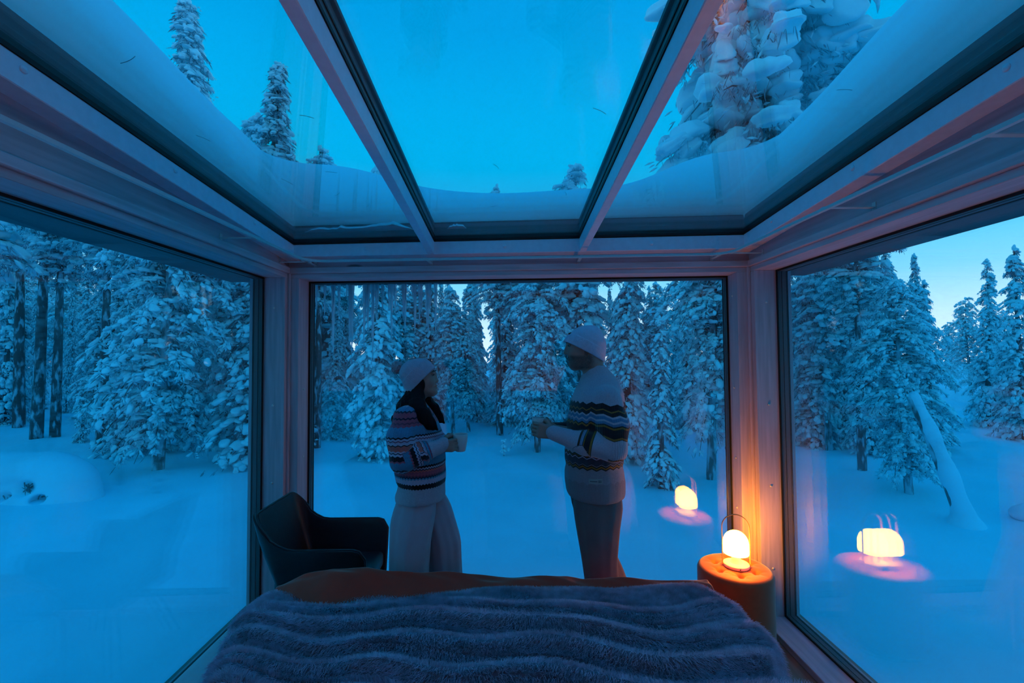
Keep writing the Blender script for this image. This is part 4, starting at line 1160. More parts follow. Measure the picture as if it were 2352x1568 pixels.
    for s in (-1, 1):
        h.cone((-0.022, s * 0.055, 1.628), (-0.104, s * 0.018, 1.584), 0.022, 0.019, 0.03)
        h.ell((-0.118, s * 0.034, 1.655), (0.026, 0.024, 0.026), 0.02)
        h.ell((-0.153, s * 0.031, 1.700), (0.014, 0.016, 0.010), 0.010, sub=True)
        h.ell((-0.141, s * 0.031, 1.708), (0.012, 0.020, 0.007), 0.008)
        h.ell((-0.1525, s * 0.0095, 1.654), (0.0095, 0.0075, 0.0065), 0.006)
        h.ell((-0.030, s * 0.078, 1.655), (0.017, 0.009, 0.028), 0.006)
    h.cone((-0.143, 0, 1.706), (-0.156, 0, 1.672), 0.0095, 0.0095, 0.012).ell((-0.1600, 0, 1.659), (0.0105, 0.0105, 0.0095), 0.008)
    h.ell((-0.137, 0, 1.6265), (0.012, 0.022, 0.006), 0.006).ell((-0.134, 0, 1.6160), (0.013, 0.020, 0.0068), 0.006)
    h.ell((-0.153, 0, 1.6212), (0.010, 0.022, 0.0018), 0.003, sub=True)
    h.cone((0.012, 0, 1.46), (-0.012, 0, 1.62), 0.062, 0.060, 0.03)
    b = Field((-0.20, -0.30, -0.06), (0.40, 0.30, 1.56), 0.018)
    b.loft((0, 0, 0), EY, EX, EZ, [(0.80, -0.12, 0.12, 0.15), (1.1, -0.13, 0.13, 0.15), (1.35, -0.11, 0.13, 0.17), (1.46, -0.07, 0.11, 0.12), (1.52, -0.05, 0.09, 0.07)], 0.03)
    b.chain([(0.0, -0.088, 0.85), (0.01, -0.088, 0.45), (0.04, -0.088, 0.05)], [0.08, 0.055, 0.04], 0.03)
    b.chain([(0.0, 0.088, 0.85), (0.07, 0.088, 0.45), (0.235, 0.088, 0.05)], [0.08, 0.055, 0.04], 0.03)
    b.chain([sh, el, wr], [0.05, 0.042, 0.03], 0.02).chain([sh2, el2, wr2], [0.05, 0.042, 0.03], 0.02)
    hd = Field((-0.42, -0.25, 1.12), (-0.15, 0.08, 1.34), 0.0028)
    hand(hd, (-0.235, -0.138, 1.230), (-0.97, 0.08, 0.16), (0, 1, 0), (0, 0, -1), 0.95, 1.08)
    hand(hd, (-0.232, -0.010, 1.230), (-0.97, -0.05, 0.16), (0, -1, 0), (0, 0, -1), 0.95, 1.08)
    def beard(V):
        x, z = V[:, 0], V[:, 2]
        m = np.clip((1.648 - z) / 0.012, 0, 1) * np.clip((z - 1.555) / 0.02, 0, 1) * (x < 0.0) * np.clip((0.0 - x) / 0.03, 0, 1)
        up = np.clip((1.70 - z) / 0.02, 0, 1) * (np.abs(x + 0.045) < 0.018) * (z > 1.6)
        return np.maximum(m, up * 0.8)
    part(soft('body', [h, b, hd], M['skin_stubble'], root, 1, {'beard': beard}))
    eyes(root, [(-0.1362, -0.031, 1.6995 - ZF), (-0.1362, 0.031, 1.6995 - ZF)], 0.0106, -1)
    for s in (-1, 1):
        part(tube('eyebrow', [(-0.138, s * 0.050, 1.7165), (-0.149, s * 0.032, 1.7200), (-0.1525, s * 0.014, 1.7150)], [0.002, 0.0036, 0.003], M['brow'], root, 6))
    # beanie
    n_, d_ = (0.469, 0, 0.883), (0.883, 0, -0.469)
    f = Field((-0.20, -0.12, 1.58), (0.10, 0.12, 1.84), 0.0032)
    prof = [(0.0, -0.124, 0.124, 0.090), (0.03, -0.119, 0.121, 0.093), (0.0725, -0.107, 0.106, 0.090), (0.105, -0.090, 0.088, 0.078), (0.121, -0.075, 0.073, 0.066), (0.148, -0.036, 0.037, 0.036), (0.157, -0.014, 0.014, 0.014)]
    f.loft((-0.057, 0, 1.668), EY, d_, n_, prof, 0.006)
    f.loft((-0.057, 0, 1.668), EY, d_, n_, [(-0.002, -0.127, 0.127, 0.093), (0.03, -0.123, 0.125, 0.097), (0.056, -0.117, 0.116, 0.096)], 0.002)
    f.noise(lambda x, y, z: 0.0007 * np.sin(np.arctan2(y, (x + 0.057) * 0.883 - (z - 1.668) * 0.469) * 70) + 0.0015 * np.sin(60 * z + 40 * x) * (x > -0.02) * (z < 1.72))
    bn = part(soft('beanie', [f], M['beanie_m'], root, 1))
    em = hexa([(-0.006, -0.009, -0.008), (0.006, -0.009, -0.008), (0.006, 0.009, -0.008), (-0.006, 0.009, -0.008), (-0.004, -0.008, 0.008), (0.004, -0.008, 0.008), (0.004, 0.008, 0.008), (-0.004, 0.008, 0.008)], 0.003, 2)
    e_ = obj('emblem', bm_mesh('emblem', em), M['gasket'], bn, loc=(-0.1335, -0.018, 1.7665)); e_.rotation_euler = (0, 0.75, 0.2)
    for p in ((0.04, -0.088), (0.235, 0.088)):
        f = Field((p[0] - 0.26, p[1] - 0.08, -0.07), (p[0] + 0.09, p[1] + 0.08, 0.12), 0.007)
        f.chain([(p[0], p[1], 0.10), (p[0], p[1], -0.018), (p[0] - 0.17, p[1], -0.030)], [0.042, 0.042, 0.029], 0.03)
        part(soft('sock', [f], M['sock'], root, 1))
    return root
build_man()
mug((0.482 - 0.318, 2.58 - 0.076, 1.212), 'pale mug held by the person in the plain white beanie', r=0.038, h=0.092, handle_ang=0.6)

# ---------------------------------------------------------------- bed, bedding
M['cotton'] = pbr('white_cotton', (0.62, 0.60, 0.60), 0.85, 0.03, 12, bump=0.15, bscale=60)
M['rust'] = pbr('rust_velvet', (0.80, 0.050, 0.022), 0.75, 0.10, 8, sheen=0.5)
M['fur_base'] = pbr('fur_backing', (0.30, 0.24, 0.28), 0.95)
M['fur'] = pbr('faux_fur', (0.74, 0.57, 0.68), 0.75, 0.25, 25, sheen=0.2)
bed = empty('bed', (-0.145, 1.0, ZF), label='double bed with white sheeted mattress under the fur throw', cat='bed')
def bedbox(name, x0, x1, y0, y1, z0, z1, mat, bevel, seg):
    return box(name, x0 + 0.145, x1 + 0.145, y0 - 1.0, y1 - 1.0, z0 - ZF, z1 - ZF, mat, bed, bevel, seg)
bedbox('bed_base', -1.22, 0.92, -0.15, 2.17, 0.06, 0.22, M['frame'], 0.02, 2)
m_ = bedbox('mattress', -1.265, 0.95, -0.17, 2.20, 0.22, 0.462, M['cotton'], 0.06, 5)
for p in m_.data.polygons: p.use_smooth = True
for sx in (-1.08, 0.79):
    for sy in (0.0, 1.95):
        bedbox('bed_leg', sx - 0.03, sx + 0.03, sy - 0.03, sy + 0.03, ZF, 0.06, M['frame'], 0.005, 1)

def fbm(x, y, s):
    return (np.sin(x * 3.1 * s + 1.7 * np.sin(y * 2.3 * s + 0.5)) + 0.5 * np.sin(x * 7.3 * s - y * 5.9 * s + 1.1) + 0.35 * np.sin(x * 12.7 * s + y * 14.1 * s + 2.6)) / 1.85

def rust_cover():
    nu, nv = 150, 44
    x = np.linspace(-1.14, 0.985, nu)
    ridge = np.interp(x, [-1.23, -1.12, -1.01, -0.87, -0.70, -0.59, -0.38, -0.21, 0.0, 0.28, 0.36, 0.49, 0.72, 0.985], [0.511, 0.538, 0.585, 0.614, 0.606, 0.580, 0.580, 0.572, 0.561, 0.553, 0.535, 0.546, 0.540, 0.527])
    v = np.linspace(0, 1, nv)
    path = np.array([(1.90, -0.058, 0.0), (2.02, -0.055, 0.1), (2.14, -0.037, 0.5), (2.24, -0.008, 0.9), (2.285, 0.0, 1.0), (2.312, -0.03, 0.9), (2.322, -0.12, 0.5), (2.326, -0.28, 0.2), (2.328, -0.46, 0.1)])
    pv = np.linspace(0, 1, len(path))
    py, pz, pk = (np.interp(v, pv, path[:, i]) for i in range(3))
    V = []
    for i in range(nu):
        for j in range(nv):
            w = fbm(x[i], v[j] * 1.3, 2.2)
            z = 0.5217 + (ridge[i] - 0.5217) * pk[j] + pz[j] + 0.010 * w * (0.3 + pk[j])
            y = py[j] + 0.012 * fbm(x[i] + 3, v[j], 1.5) * (v[j] > 0.2)
            V.append((x[i], y, z))
    V = np.array(V)
    ii, jj = np.meshgrid(np.arange(nu - 1), np.arange(nv - 1), indexing='ij'); a = (ii * nv + jj).ravel()
    Fq = np.stack([a, a + nv, a + nv + 1, a + 1], 1)
    o = obj('bedspread', mesh_np('bedspread', V, Fq), M['rust'], label='rust orange velvet bedspread humped over the foot of the bed', cat='bedspread')
    md = o.modifiers.new('thick', 'SOLIDIFY'); md.thickness = 0.012; md.offset = -1
    md = o.modifiers.new('sub', 'SUBSURF'); md.levels = 0; md.render_levels = 1
rust_cover()

FX0, FX1, FY0, FY1 = -1.215, 1.13, 0.95, 2.226
def throw_xyz(u, v):
    """u across the bed, v from the foot edge towards the head (0..1)"""
    x = FX0 + (FX1 - FX0) * u
    y = FY1 - (FY1 - FY0) * v
    y = y + 0.012 * np.sin(x * 6.6 + 0.8) * (1 - v) ** 4 + 0.01 * np.sin(x * 16)
    warp = 0.055 * np.sin(x * 2.1 + 0.4) + 0.03 * np.sin(x * 5.0 + y * 3.0) + 0.07 * np.clip(x - 0.1, 0, 1) + 0.022 * np.sin(x * 9 - 2 * y)
    ph = (y + warp - 1.90) / (0.150 + 0.02 * np.sin(x * 1.3))
    sh = np.abs(np.sin(math.pi * ph)) ** 0.85
    env = np.clip((2.13 - y) / 0.16, 0.10, 1) * (0.62 + 0.38 * np.sin(x * 1.7 + y * 4 + 1.0))
    z = 0.523 + 0.062 * (1 - sh) * env + 0.014 * fbm(x, y, 1.4) + 0.010 * np.sin(x * 3.0 + 0.5)
    z = z + 0.012 * np.clip((2.13 - y) / 0.16, 0, 1) * (1 - np.abs(np.sin(math.pi * ph * 2.3 + 2 * x)))
    z = z - 0.02 * np.clip((y - 2.15) / 0.07, 0, 1) ** 2
    z = z + 0.034 * np.exp(-((x - 0.86) / 0.16) ** 2) * np.clip((y - 1.8) / 0.3, 0, 1)
    # right side slides over the mattress edge, left edge tucks down on the sheet
    edge = 0.955 + 0.040 * np.sin(y * 10.4 + 0.7) + 0.02 * np.sin(y * 22)
    over = np.clip((x - edge) / 0.16, 0, 1)
    z = z - 0.38 * over ** 1.7
    x = x - 0.075 * over ** 2
    lo = np.clip((-1.12 - x) / 0.10, 0, 1)
    z = z - 0.070 * lo ** 1.6
    x = x + 0.17 * np.clip((2.10 - y) / 0.6, 0, 1) * np.clip((-0.4 - x) / 0.7, 0, 1)
    return x, y, z
nu, nv = 260, 170
U_, V_ = np.meshgrid(np.linspace(0, 1, nu), np.linspace(0, 1, nv), indexing='ij')
X_, Y_, Z_ = throw_xyz(U_, V_)
Vt = np.stack([X_, Y_, Z_], -1).reshape(-1, 3)
ii, jj = np.meshgrid(np.arange(nu - 1), np.arange(nv - 1), indexing='ij'); a = (ii * nv + jj).ravel()
throw = empty('fur_throw', (-0.1, 1.6, 0.50), label='grey-brown faux fur throw rumpled in long folds across the bed', cat='throw blanket')
o = obj('throw_cloth', mesh_np('throw_cloth', Vt - np.array((-0.1, 1.6, 0.50)), np.stack([a, a + 1, a + nv + 1, a + nv], 1)), M['fur_base'], throw)
md = o.modifiers.new('thick', 'SOLIDIFY'); md.thickness = 0.012; md.offset = -1

def fur_pile(N):
    rng = np.random.default_rng(3)
    u = rng.random(N); v = rng.random(N) ** 1.35
    e = 1e-3
    p = np.stack(throw_xyz(u, v), -1)
    pu = np.stack(throw_xyz(u + e, v), -1) - p; pv = np.stack(throw_xyz(u, v + e), -1) - p
    nr = np.cross(pv, pu); nr /= np.linalg.norm(nr, axis=1)[:, None] + 1e-12
    nr *= np.sign(nr[:, 2:3] + 1e-9)
    lean = np.stack([0.35 * np.sin(p[:, 0] * 9 + p[:, 1] * 13) + 0.5 * np.clip(p[:, 0] - 0.8, 0, 1), -0.45 + 0.35 * np.sin(p[:, 0] * 14 + 5 * p[:, 1]), -0.15 + 0 * u], -1)
    d = nr + lean * 0.75 + rng.normal(0, 0.22, (N, 3)); d /= np.linalg.norm(d, axis=1)[:, None]
    L = rng.uniform(0.016, 0.030, N)[:, None]
    bend = lean * 0.5 + np.array([0, 0, -0.35])
    pts = np.stack([p - nr * 0.002, p + d * L * 0.4, p + d * L * 0.75 + bend * L * 0.10, p + d * L + bend * L * 0.32], 1) - np.array((-0.1, 1.6, 0.50))
    hc = bpy.data.hair_curves.new('fur_pile')
    hc.add_curves([4] * N)
    hc.attributes['position'].data.foreach_set('vector', pts.astype(np.float32).ravel())
    ra = hc.attributes.get('radius') or hc.attributes.new('radius', 'FLOAT', 'POINT')
    ra.data.foreach_set('value', np.tile(np.array([0.0006, 0.00055, 0.00042, 0.00016], np.float32), N))
    hc.materials.append(M['fur'])
    o = bpy.data.objects.new('fur_pile', hc); COL.objects.link(o); o.parent = throw
    o['kind'] = 'stuff'
fur_pile(330000)

# ---------------------------------------------------------------- tufted ottoman and the portable lamp
M['velvet'] = pbr('orange_velvet', (0.50, 0.075, 0.016), 0.7, 0.08, 20, sheen=0.6)
def ottoman(cx, cy):
    t = empty('ottoman', (cx, cy, ZF), label='round orange velvet ottoman with a tufted top in the right corner', cat='ottoman')
    H, R = 0.385 - ZF, 0.208
    prof = [(0.0001, 0.02), (R * 0.97, 0.02), (R, 0.04)] + [(R, z) for z in np.linspace(0.08, H - 0.05, 6)] + \
           [(R - 0.035 * (1 - math.cos(a)), H - 0.035 + 0.035 * math.sin(a)) for a in np.linspace(0.15, math.pi / 2, 7)] + [(r, H + 0.006 * (1 - r / R)) for r in np.linspace(R - 0.045, 0.0001, 26)]
    o = lathe('cushion', prof, M['velvet'], t, n=120)
    tufts = [(0.0, 0.0)] + [(0.112 * math.cos(a), 0.112 * math.sin(a)) for a in np.arange(6) * math.pi / 3 + 0.35]
    co = np.empty(len(o.data.vertices) * 3, np.float32); o.data.vertices.foreach_get('co', co); co = co.reshape(-1, 3)
    top = co[:, 2] > H - 0.03
    for tx_, ty_ in tufts:
        d = np.hypot(co[:, 0] - tx_, co[:, 1] - ty_)
        co[:, 2] -= top * (0.024 * np.exp(-(d / 0.017) ** 2) + 0.009 * np.exp(-(d / 0.045) ** 2))
        an = np.arctan2(co[:, 1] - ty_, co[:, 0] - tx_)
        co[:, 2] -= top * 0.004 * np.exp(-(d / 0.05) ** 2) * np.abs(np.cos(3 * an)) ** 6
    o.data.vertices.foreach_set('co', co.ravel()); o.data.update()
    for tx_, ty_ in tufts[1:]:
        lathe('button', [(0.0001, 0.004), (0.006, 0.003), (0.008, 0.0), (0.006, -0.003)], M['velvet'], t, n=12, center=(tx_, ty_, H - 0.027))
    lathe('foot_ring', [(R * 0.92, 0.0), (R * 0.92, 0.02), (R * 0.85, 0.02), (R * 0.85, 0.0)], M['gasket'], t, n=48, closed=True)
ottoman(1.335, 2.735)

M['lamp_white'] = pbr('lamp_white', (0.75, 0.70, 0.64), 0.4, spec=0.4)
M['brass'] = pbr('bent_oak_handle', (0.40, 0.20, 0.08), 0.45, 0.1, 30)
def emit_mat(name, col, st):
    m = bpy.data.materials.new(name); m.use_nodes = True; nt = m.node_tree; nt.nodes.clear()
    o = nt.nodes.new('ShaderNodeOutputMaterial'); e = nt.nodes.new('ShaderNodeEmission')
    e.inputs[0].default_value = (*col, 1); e.inputs[1].default_value = st
    nt.links.new(e.outputs[0], o.inputs[0]); return m
M['glow'] = emit_mat('lit_opal_shade', (1.0, 0.34, 0.020), 46.0)
def lamp(x, y, z):
    t = empty('table_lamp', (x, y, z), label='lit portable lamp with glowing dome shade and loop handle on the ottoman', cat='lamp')
    lathe('base', [(0.0001, 0.0), (0.068, 0.0), (0.0715, 0.003), (0.0725, 0.012), (0.071, 0.0185), (0.066, 0.021), (0.040, 0.024), (0.0001, 0.026)], M['lamp_white'], t, n=64)
    lathe('stem', [(0.036, 0.0225), (0.028, 0.030), (0.0245, 0.042), (0.0235, 0.085), (0.0001, 0.085)], M['lamp_white'], t, n=40)
    pr = [(0.0001, 0.074), (0.060, 0.074), (0.069, 0.0765), (0.0715, 0.082)] + [(0.0715 * math.cos(a) ** 0.9, 0.128 + 0.080 * math.sin(a)) for a in np.linspace(0.02, math.pi / 2 - 0.02, 18)] + [(0.0001, 0.208)]
    lathe('shade', pr, M['glow'], t, n=56)
    # flat bent strip: up one side of the base, over the shade, down the other side
    pts = [(-0.0755, 0.004)] + [(-0.0755, zz) for zz in np.linspace(0.03, 0.225, 8)] + [(-0.0755 * math.cos(a), 0.228 + 0.075 * math.sin(a)) for a in np.linspace(0, math.pi, 22)] + [(0.0755, zz) for zz in np.linspace(0.225, 0.03, 8)] + [(0.0755, 0.004)]
    P = np.array(pts); Tn = np.gradient(P, axis=0); Tn /= np.linalg.norm(Tn, axis=1)[:, None]
    N2 = np.stack([-Tn[:, 1], Tn[:, 0]], 1)
    V = []
    for k in range(len(P)):
        for a, b in ((-0.0015, -0.006), (0.0015, -0.006), (0.0015, 0.006), (-0.0015, 0.006)):
            V.append((P[k, 0] + N2[k, 0] * a, b, P[k, 1] + N2[k, 1] * a))
    n = len(P)
    Fq = [(4 * k + j, 4 * k + (j + 1) % 4, 4 * k + 4 + (j + 1) % 4, 4 * k + 4 + j) for k in range(n - 1) for j in range(4)] + [(0, 1, 2, 3), (4 * n - 1, 4 * n - 2, 4 * n - 3, 4 * n - 4)]
    h = obj('handle', mesh_np('handle', V, Fq, False), M['brass'], t)
    h.rotation_euler = (0, 0, -0.25)
    b = lathe('switch', [(0.0001, 0.0), (0.003, 0.0), (0.003, 0.0015), (0.0001, 0.002)], M['gasket'], t, n=12)
    b.matrix_local = Matrix.Translation((-0.012, -0.0715, 0.010)) @ Vector((-0.17, -1, 0)).to_track_quat('Z', 'Y').to_matrix().to_4x4()
lamp(1.345, 2.735, 0.386)

# behind the camera: screen added to block the window reflection of a warm globe lamp
box('lamp_screen', -1.30, 1.02, -0.40, -0.32, ZF, 1.12, M['wood_x'], None, 0.01, 2, label='tall pine screen added at the head of the bed to hide the globe lamp', cat='lamp_screen')
M['glow_globe'] = emit_mat('lit_globe', (1.0, 0.34, 0.06), 10.0)
ns = empty('nightstand', (0.45, -1.12, ZF), label='low pine nightstand behind the added screen', cat='nightstand')
box('cabinet', -0.2, 0.2, -0.18, 0.18, 0.04, 0.42, M['wood_x'], ns, 0.006, 2)
dr_ = box('drawer', -0.18, 0.18, 0.18, 0.192, 0.22, 0.40, M['wood_x'], ns, 0.003, 1)
lathe('knob', [(0.0001, 0.03), (0.012, 0.028), (0.014, 0.02), (0.006, 0.0)], M['brass'], dr_, n=16, loc=(0, 0.192, 0.31)).rotation_euler = (-math.pi / 2, 0, 0)
for sx in (-0.17, 0.17):
    for sy in (-0.15, 0.15):
        tube('leg', [(sx, sy, 0.05), (sx, sy, 0.0)], [0.016, 0.012], M['wood_z'], ns, 8)
gl_ = empty('globe_lamp', (0.45, -1.12, ZF + 0.42), label='globe lamp on the nightstand behind the added screen', cat='lamp')
lathe('base', [(0.0001, 0.0), (0.07, 0.0), (0.07, 0.012), (0.02, 0.02), (0.016, 0.06), (0.0001, 0.06)], M['brass'], gl_, n=32)
lathe('globe', [(0.0001, -0.15)] + [(0.15 * math.cos(a_), 0.15 * math.sin(a_)) for a_ in np.linspace(-1.5, 1.5, 20)] + [(0.0001, 0.15)], M['glow_globe'], gl_, n=32, loc=(0, 0, 0.205))

# ---------------------------------------------------------------- dark shell armchair in the left corner
M['leather'] = pbr('black_leather', (0.022, 0.020, 0.024), 0.42, 0.15, 30, bump=0.12, bscale=180, spec=0.45)
M['leather_seam'] = pbr('leather_piping', (0.03, 0.028, 0.034), 0.35, spec=0.5)
M['black_metal'] = pbr('black_metal', (0.02, 0.02, 0.022), 0.4, metal=0.6)
def armchair(cx, cy):
    t = empty('armchair', (cx, cy, ZF), label='black leather shell armchair with low arms beside the left corner', cat='armchair')
    x0, x1, y0, y1, rc = -0.275, 0.285, -0.275, 0.275, 0.10     # back at -x, open front at +x
    plan = [(x1, y0)] + [(x, y0) for x in np.linspace(x1 - 0.03, x0 + rc, 14)] + [(x0 + rc - rc * math.sin(a), y0 + rc - rc * math.cos(a)) for a in np.linspace(0, math.pi / 2, 10)][1:] + \
           [(x0, y) for y in np.linspace(y0 + rc, y1 - rc, 14)][1:] + [(x0 + rc - rc * math.cos(a), y1 - rc + rc * math.sin(a)) for a in np.linspace(0, math.pi / 2, 10)][1:] + [(x, y1) for x in np.linspace(x0 + rc, x1 - 0.03, 14)][1:] + [(x1, y1)]
    Pl = np.array(plan); n = len(Pl)
    Tn = np.gradient(Pl, axis=0); Tn /= np.linalg.norm(Tn, axis=1)[:, None]
    Nn = np.stack([-Tn[:, 1], Tn[:, 0]], 1)                     # towards the inside
    if (Nn[n // 2] @ np.array((1, 0))) < 0: Nn = -Nn
    arm, back = 0.612 - ZF, 0.790 - ZF
    zt = np.array([arm + (back - arm) * (1 - np.clip((x - (x0 + 0.01)) / 0.135, 0, 1)) ** 1.0 for x in Pl[:, 0]])
    ker = np.ones(3) / 3; zt = np.concatenate([zt[:1], np.convolve(zt, ker, 'valid'), zt[-1:]])
    dist = np.minimum(np.abs(Pl[:, 0] - x1), 0.12)
    zt = zt - 0.055 * np.clip(1 - dist / 0.05, 0, 1) ** 2
    zb = 0.37
    rows = 12
    def surf(off):
        V = []
        for i in range(n):
            for j in range(rows):
                q = j / (rows - 1)
                z = zb + (zt[i] - zb) * q
                hh = (z - zb) / (back - zb)
                inn = 0.085 * (1 - hh) ** 1.6 + off                # narrower at the foot of the shell
                rec = -0.060 * max(0.0, (z - 0.50) / (back - 0.50)) * (1 if Pl[i, 0] < x0 + 0.12 else max(0, 1 - (Pl[i, 0] - x0 - 0.12) / 0.12))
                V.append((Pl[i, 0] + Nn[i, 0] * inn + rec, Pl[i, 1] + Nn[i, 1] * inn, z))
        return np.array(V)
    A, B = surf(0.0), surf(0.030)
    V = np.concatenate([A, B]); k = len(A)
    Fq = []
    for i in range(n - 1):
        for j in range(rows - 1):
            a = i * rows + j; Fq.append((a, a + rows, a + rows + 1, a + 1)); Fq.append((a + k, a + 1 + k, a + rows + 1 + k, a + rows + k))
        a = i * rows + rows - 1; Fq.append((a, a + rows, a + rows + k, a + k))
        a = i * rows; Fq.append((a, a + k, a + rows + k, a + rows))
    for i in (0, n - 1):
        for j in range(rows - 1):
            a = i * rows + j; Fq.append((a, a + 1, a + 1 + k, a + k))
    me = mesh_np('shell', V, Fq)
    bm = bmesh.new(); bm.from_mesh(me); bmesh.ops.recalc_face_normals(bm, faces=bm.faces[:]); bm.to_mesh(me); bm.free()
    for p in me.polygons: p.use_smooth = True
    sh = obj('shell', me, M['leather'], t)
    md = sh.modifiers.new('bev', 'BEVEL'); md.width = 0.006; md.segments = 2; md.limit_method = 'ANGLE'; md.angle_limit = 0.9
    rim = (A.reshape(n, rows, 3)[:, -1] + B.reshape(n, rows, 3)[:, -1]) / 2 + np.array((0, 0, 0.002))
    fr = [A.reshape(n, rows, 3)[0, j] * 0.5 + B.reshape(n, rows, 3)[0, j] * 0.5 for j in range(rows)]
    fr2 = [A.reshape(n, rows, 3)[-1, j] * 0.5 + B.reshape(n, rows, 3)[-1, j] * 0.5 for j in range(rows)]
    tube('piping', np.concatenate([fr, rim[1:-1], fr2[::-1]]), 0.006, M['leather_seam'], t, 8)
    s = box('seat', x0 + 0.045, x1 - 0.01, y0 + 0.085, y1 - 0.085, 0.40, 0.495, M['leather'], t, 0.03, 4)
    for p in s.data.polygons: p.use_smooth = True
    s = box('seat_base', x0 + 0.07, x1 - 0.02, y0 + 0.08, y1 - 0.08, 0.345, 0.40, M['leather'], t, 0.015, 2)
    for sx, sy in ((-1, -1), (-1, 1), (1, -1), (1, 1)):
        tube('leg', [(0.02 + sx * 0.13, sy * 0.12, 0.35), (0.02 + sx * 0.235, sy * 0.215, 0.008)], [0.012, 0.008], M['black_metal'], t, 10)
armchair(-1.06, 2.71)

# ---------------------------------------------------------------- small things outside
def ice_mat():
    m = bpy.data.materials.new('ice'); m.use_nodes = True; nt = m.node_tree; nt.nodes.clear()
    out = nt.nodes.new('ShaderNodeOutputMaterial'); tr = nt.nodes.new('ShaderNodeBsdfTransparent'); tr.inputs[0].default_value = (0.86, 0.95, 1.0, 1)
    df = nt.nodes.new('ShaderNodeBsdfTranslucent'); df.inputs[0].default_value = (0.85, 0.95, 1.0, 1)
    gl = nt.nodes.new('ShaderNodeBsdfGlossy'); gl.inputs['Roughness'].default_value = 0.08
    m1 = nt.nodes.new('ShaderNodeMixShader'); m1.inputs[0].default_value = 0.62
    m2 = nt.nodes.new('ShaderNodeMixShader'); m2.inputs[0].default_value = 0.2
    nt.links.new(tr.outputs[0], m1.inputs[1]); nt.links.new(df.outputs[0], m1.inputs[2]); nt.links.new(m1.outputs[0], m2.inputs[1]); nt.links.new(gl.outputs[0], m2.inputs[2]); nt.links.new(m2.outputs[0], out.inputs[0])
    return m
M['ice'] = ice_mat()
rng = np.random.default_rng(21)
us = np.sort(np.concatenate([rng.uniform(0.02, 0.62, 27), rng.uniform(0.62, 1.02, 12), [1.30, 1.52]]))
for k, u in enumerate(us):
    L = rng.uniform(0.12, 0.62) if u < 0.62 else rng.uniform(0.05, 0.45)
    if u > 1.1: L = 0.09
    r = 0.008 + 0.012 * L * rng.uniform(0.7, 1.4)
    q = W_FAR.p(u, 0.40 + rng.uniform(-0.05, 0.05), 2.24)
    pth = [(rng.normal(0, 0.0012), rng.normal(0, 0.0012), -L * t) for t in np.linspace(0, 1, 14)]
    rad = [r * (1 - t) ** 0.7 * (1 + 0.16 * math.sin(21 * t + k)) + 0.0012 for t in np.linspace(0, 1, 14)]
    lab = 'long icicle hanging from the eave at the upper left of the far window' if L > 0.3 else 'short icicle hanging from the eave at the upper left of the far window'
    if u > 1.1: lab = 'tiny %s icicle of the lone pair at the top of the far window' % ('left' if u < 1.4 else 'right')
    tube('icicle', pth, rad, M['ice'], None, 8, loc=q, label=lab, cat='icicle', group='icicles on the far eave')

# snow-smothered bush outside the left window
def bush():
    t = empty('snowy_bush', (-7.75, 7.5, ZG - 0.05), label='rounded snow-smothered bush in front of the left window trees', cat='bush')
    f = Field((-1.5, -0.9, -0.35), (1.3, 0.9, 1.2), 0.035)
    for c, r in (((-0.55, 0, 0.55), (0.62, 0.5, 0.38)), ((0.15, 0.05, 0.55), (0.62, 0.5, 0.36)), ((0.70, 0, 0.35), (0.38, 0.4, 0.34)), ((-1.0, 0, 0.35), (0.35, 0.4, 0.4)), ((0.1, -0.1, 0.05), (1.2, 0.6, 0.3))):
        f.ell(c, r, 0.22)
    for c, r in (((-0.25, -0.50, 0.44), 0.17), ((0.35, -0.48, 0.38), 0.15), ((-0.75, -0.48, 0.22), 0.20), ((0.05, -0.50, 0.22), 0.13), ((0.62, -0.42, 0.15), 0.14)):
        f.ell(c, (r, r, r * 0.8), 0.06, sub=True)
    t.scale = (0.92, 0.92, 0.86)
    soft('snow_load', [f], M['snow'], t, 2)['kind'] = 'stuff'
    rg = np.random.default_rng(5)
    BV, BF, off = [], [], 0
    for k in range(80):
        c = np.array(((-0.25, -0.44, 0.40), (0.35, -0.42, 0.34), (-0.75, -0.42, 0.2), (0.05, -0.44, 0.24), (0.62, -0.35, 0.14))[k % 5])
        a = c + rg.normal(0, 0.05, 3) + np.array((0, 0.06, 0)); d = rg.normal(0, 1, 3); d[1] = -abs(d[1]) * 0.4; d /= np.linalg.norm(d)
        v, ff = tube_arrays([a - d * 0.08, a + d * 0.05, a + d * rg.uniform(0.08, 0.2) + np.array((0, 0, -0.03))], [0.012, 0.009, 0.003], 4)
        BV.append(v); BF.append(ff + off); off += len(v)
    obj('branches', mesh_np('branches', np.concatenate(BV), np.concatenate(BF)), M['bark'], t)['kind'] = 'stuff'
bush()

# snow-plastered young tree leaning over outside the right window
def leaner():
    t = empty('leaning_tree', (6.0, 6.05, float(ground_z(np.array(6.0), np.array(6.05)))), label='snow-plastered leaning trunk in front of the right window forest', cat='tree')
    q = np.linspace(0, 1, 16)
    P = np.stack([-0.28 * q - 0.12 * q * q, 0.30 * q, 1.75 * q - 0.1], 1)
    tube('trunk', P, np.interp(q, [0, 1], [0.05, 0.03]), M['bark'], t, 10)
    f = Field((-0.9, -0.4, -0.25), (0.5, 0.9, 2.6), 0.03)
    P2 = P + np.array((0.06, -0.02, 0.02))
    f.chain([tuple(p) for p in P2], list(np.linspace(0.115, 0.06, 16) + 0.012 * np.sin(np.arange(16) * 1.3)), 0.05)
    f.ell((0.03, 0, -0.1), (0.24, 0.22, 0.16), 0.15)
    soft('snow_load', [f], M['snow'], t, 2)['kind'] = 'stuff'
leaner()

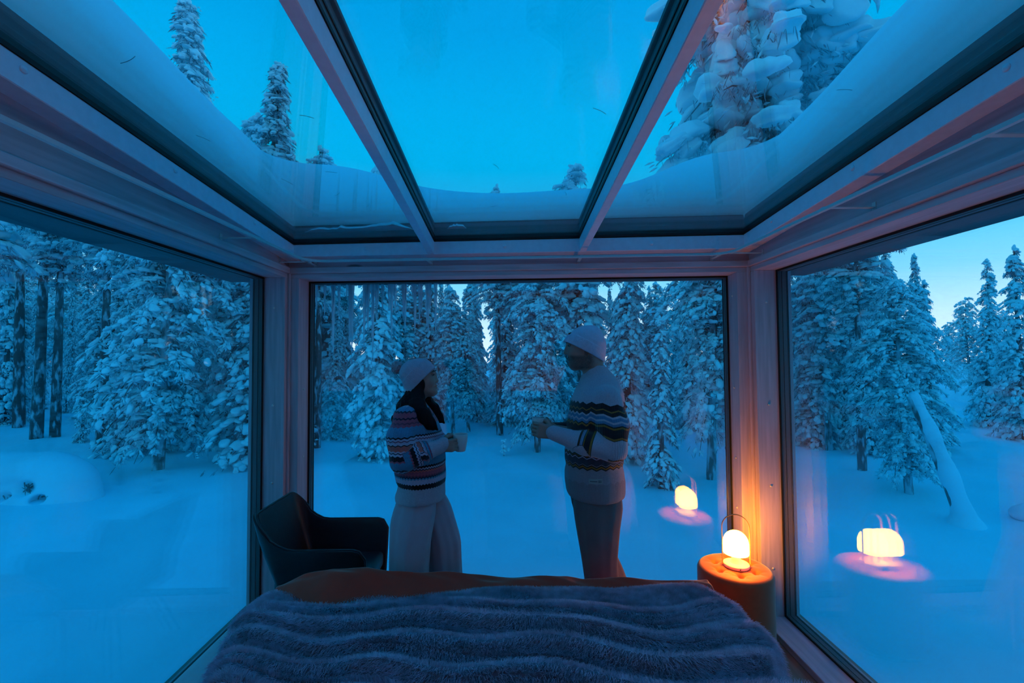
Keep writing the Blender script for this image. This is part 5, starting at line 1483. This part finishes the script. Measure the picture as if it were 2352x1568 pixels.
def mound(x, y, s, label, dark=True):
    gz = float(ground_z(np.array(x), np.array(y)))
    t = empty('snow_mound', (x, y, gz), label=label, cat='snow mound')
    f = Field((-s * 1.6, -s * 1.4, -s * 0.5), (s * 1.6, s * 1.4, s * 1.3), s * 0.07)
    f.ell((0, 0, s * 0.25), (s, s * 0.8, s * 0.55), 0.05).ell((s * 0.3, 0.1 * s, s * 0.5), (s * 0.5, s * 0.5, s * 0.36), s * 0.2)
    soft('snow_cap', [f], M['snow'], t, 2)
    if dark:
        f = Field((-s, -s * 1.4, -s * 0.4), (s, s, s * 0.6), s * 0.07)
        f.ell((0, -s * 0.25, s * 0.08), (s * 0.62, s * 0.62, s * 0.2), 0.02)
        soft('stump', [f], M['bark'], t, 1)
mound(6.95, 6.1, 0.22, 'small dark stump under a cap of snow at the right edge')
mound(6.2, 5.2, 0.14, 'low snowy lump on the open snow below the leaning trunk', False)

def sprig(x, y, h, label):
    gz = float(ground_z(np.array(x), np.array(y)))
    t = empty('snowy_sapling', (x, y, gz), label=label, cat='sapling')
    tube('stem', [(0, 0, -0.05), (0.01, 0, h * 0.5), (0.0, 0, h)], [0.012, 0.008, 0.003], M['bark'], t, 6)
    rg = np.random.default_rng(int(h * 100))
    n = 26
    C = np.stack([rg.normal(0, 0.045, n), rg.normal(0, 0.045, n), rg.uniform(0.1, 1, n) * h], 1)
    me = blobs('snow_load', C, rg.uniform(0.02, 0.045, (n, 3)), rg.uniform(0, 6, n), rg.uniform(-0.3, 0.8, n), ICO2, rg)
    obj('snow_load', me, M['snow_tree'], t)['kind'] = 'stuff'
sprig(-0.12, 10.2, 0.34, 'tiny sapling poking through the snow between the two people')
sprig(-7.9, 11.2, 0.30, 'tiny sapling poking through the snow in the left window')

# fallen needles frozen on the roof glass
rng = np.random.default_rng(77)
for k, (x, y) in enumerate([(-1.20, 1.12), (-1.05, 1.55), (-1.28, 1.9), (-0.98, 2.05), (-1.12, 2.3), (-0.92, 2.45), (-0.78, 1.75), (-1.22, 1.45), (-0.80, 2.6), (-0.08, 2.62), (-0.05, 2.15), (0.32, 2.45), (0.36, 1.72), (-0.86, 2.2), (1.22, 1.6)]):
    a = rng.uniform(0, 3.14); L = rng.uniform(0.018, 0.04)
    q = np.linspace(-1, 1, 6)
    pth = [(math.cos(a) * L * t - math.sin(a) * 0.004 * t * t, math.sin(a) * L * t + math.cos(a) * 0.004 * t * t, -0.078 * (math.sin(a) * L * t)) for t in q]
    bay = 'left' if x < -0.5 else ('right' if x > 0.5 else 'middle')
    tube('pine_needle', pth, 0.0011, M['needle'], None, 5, loc=(x, y, zg(y) + 0.0785), label='dark pine needle lying on the %s roof window' % bay, cat='pine needle', group='needles on the %s roof window' % bay)
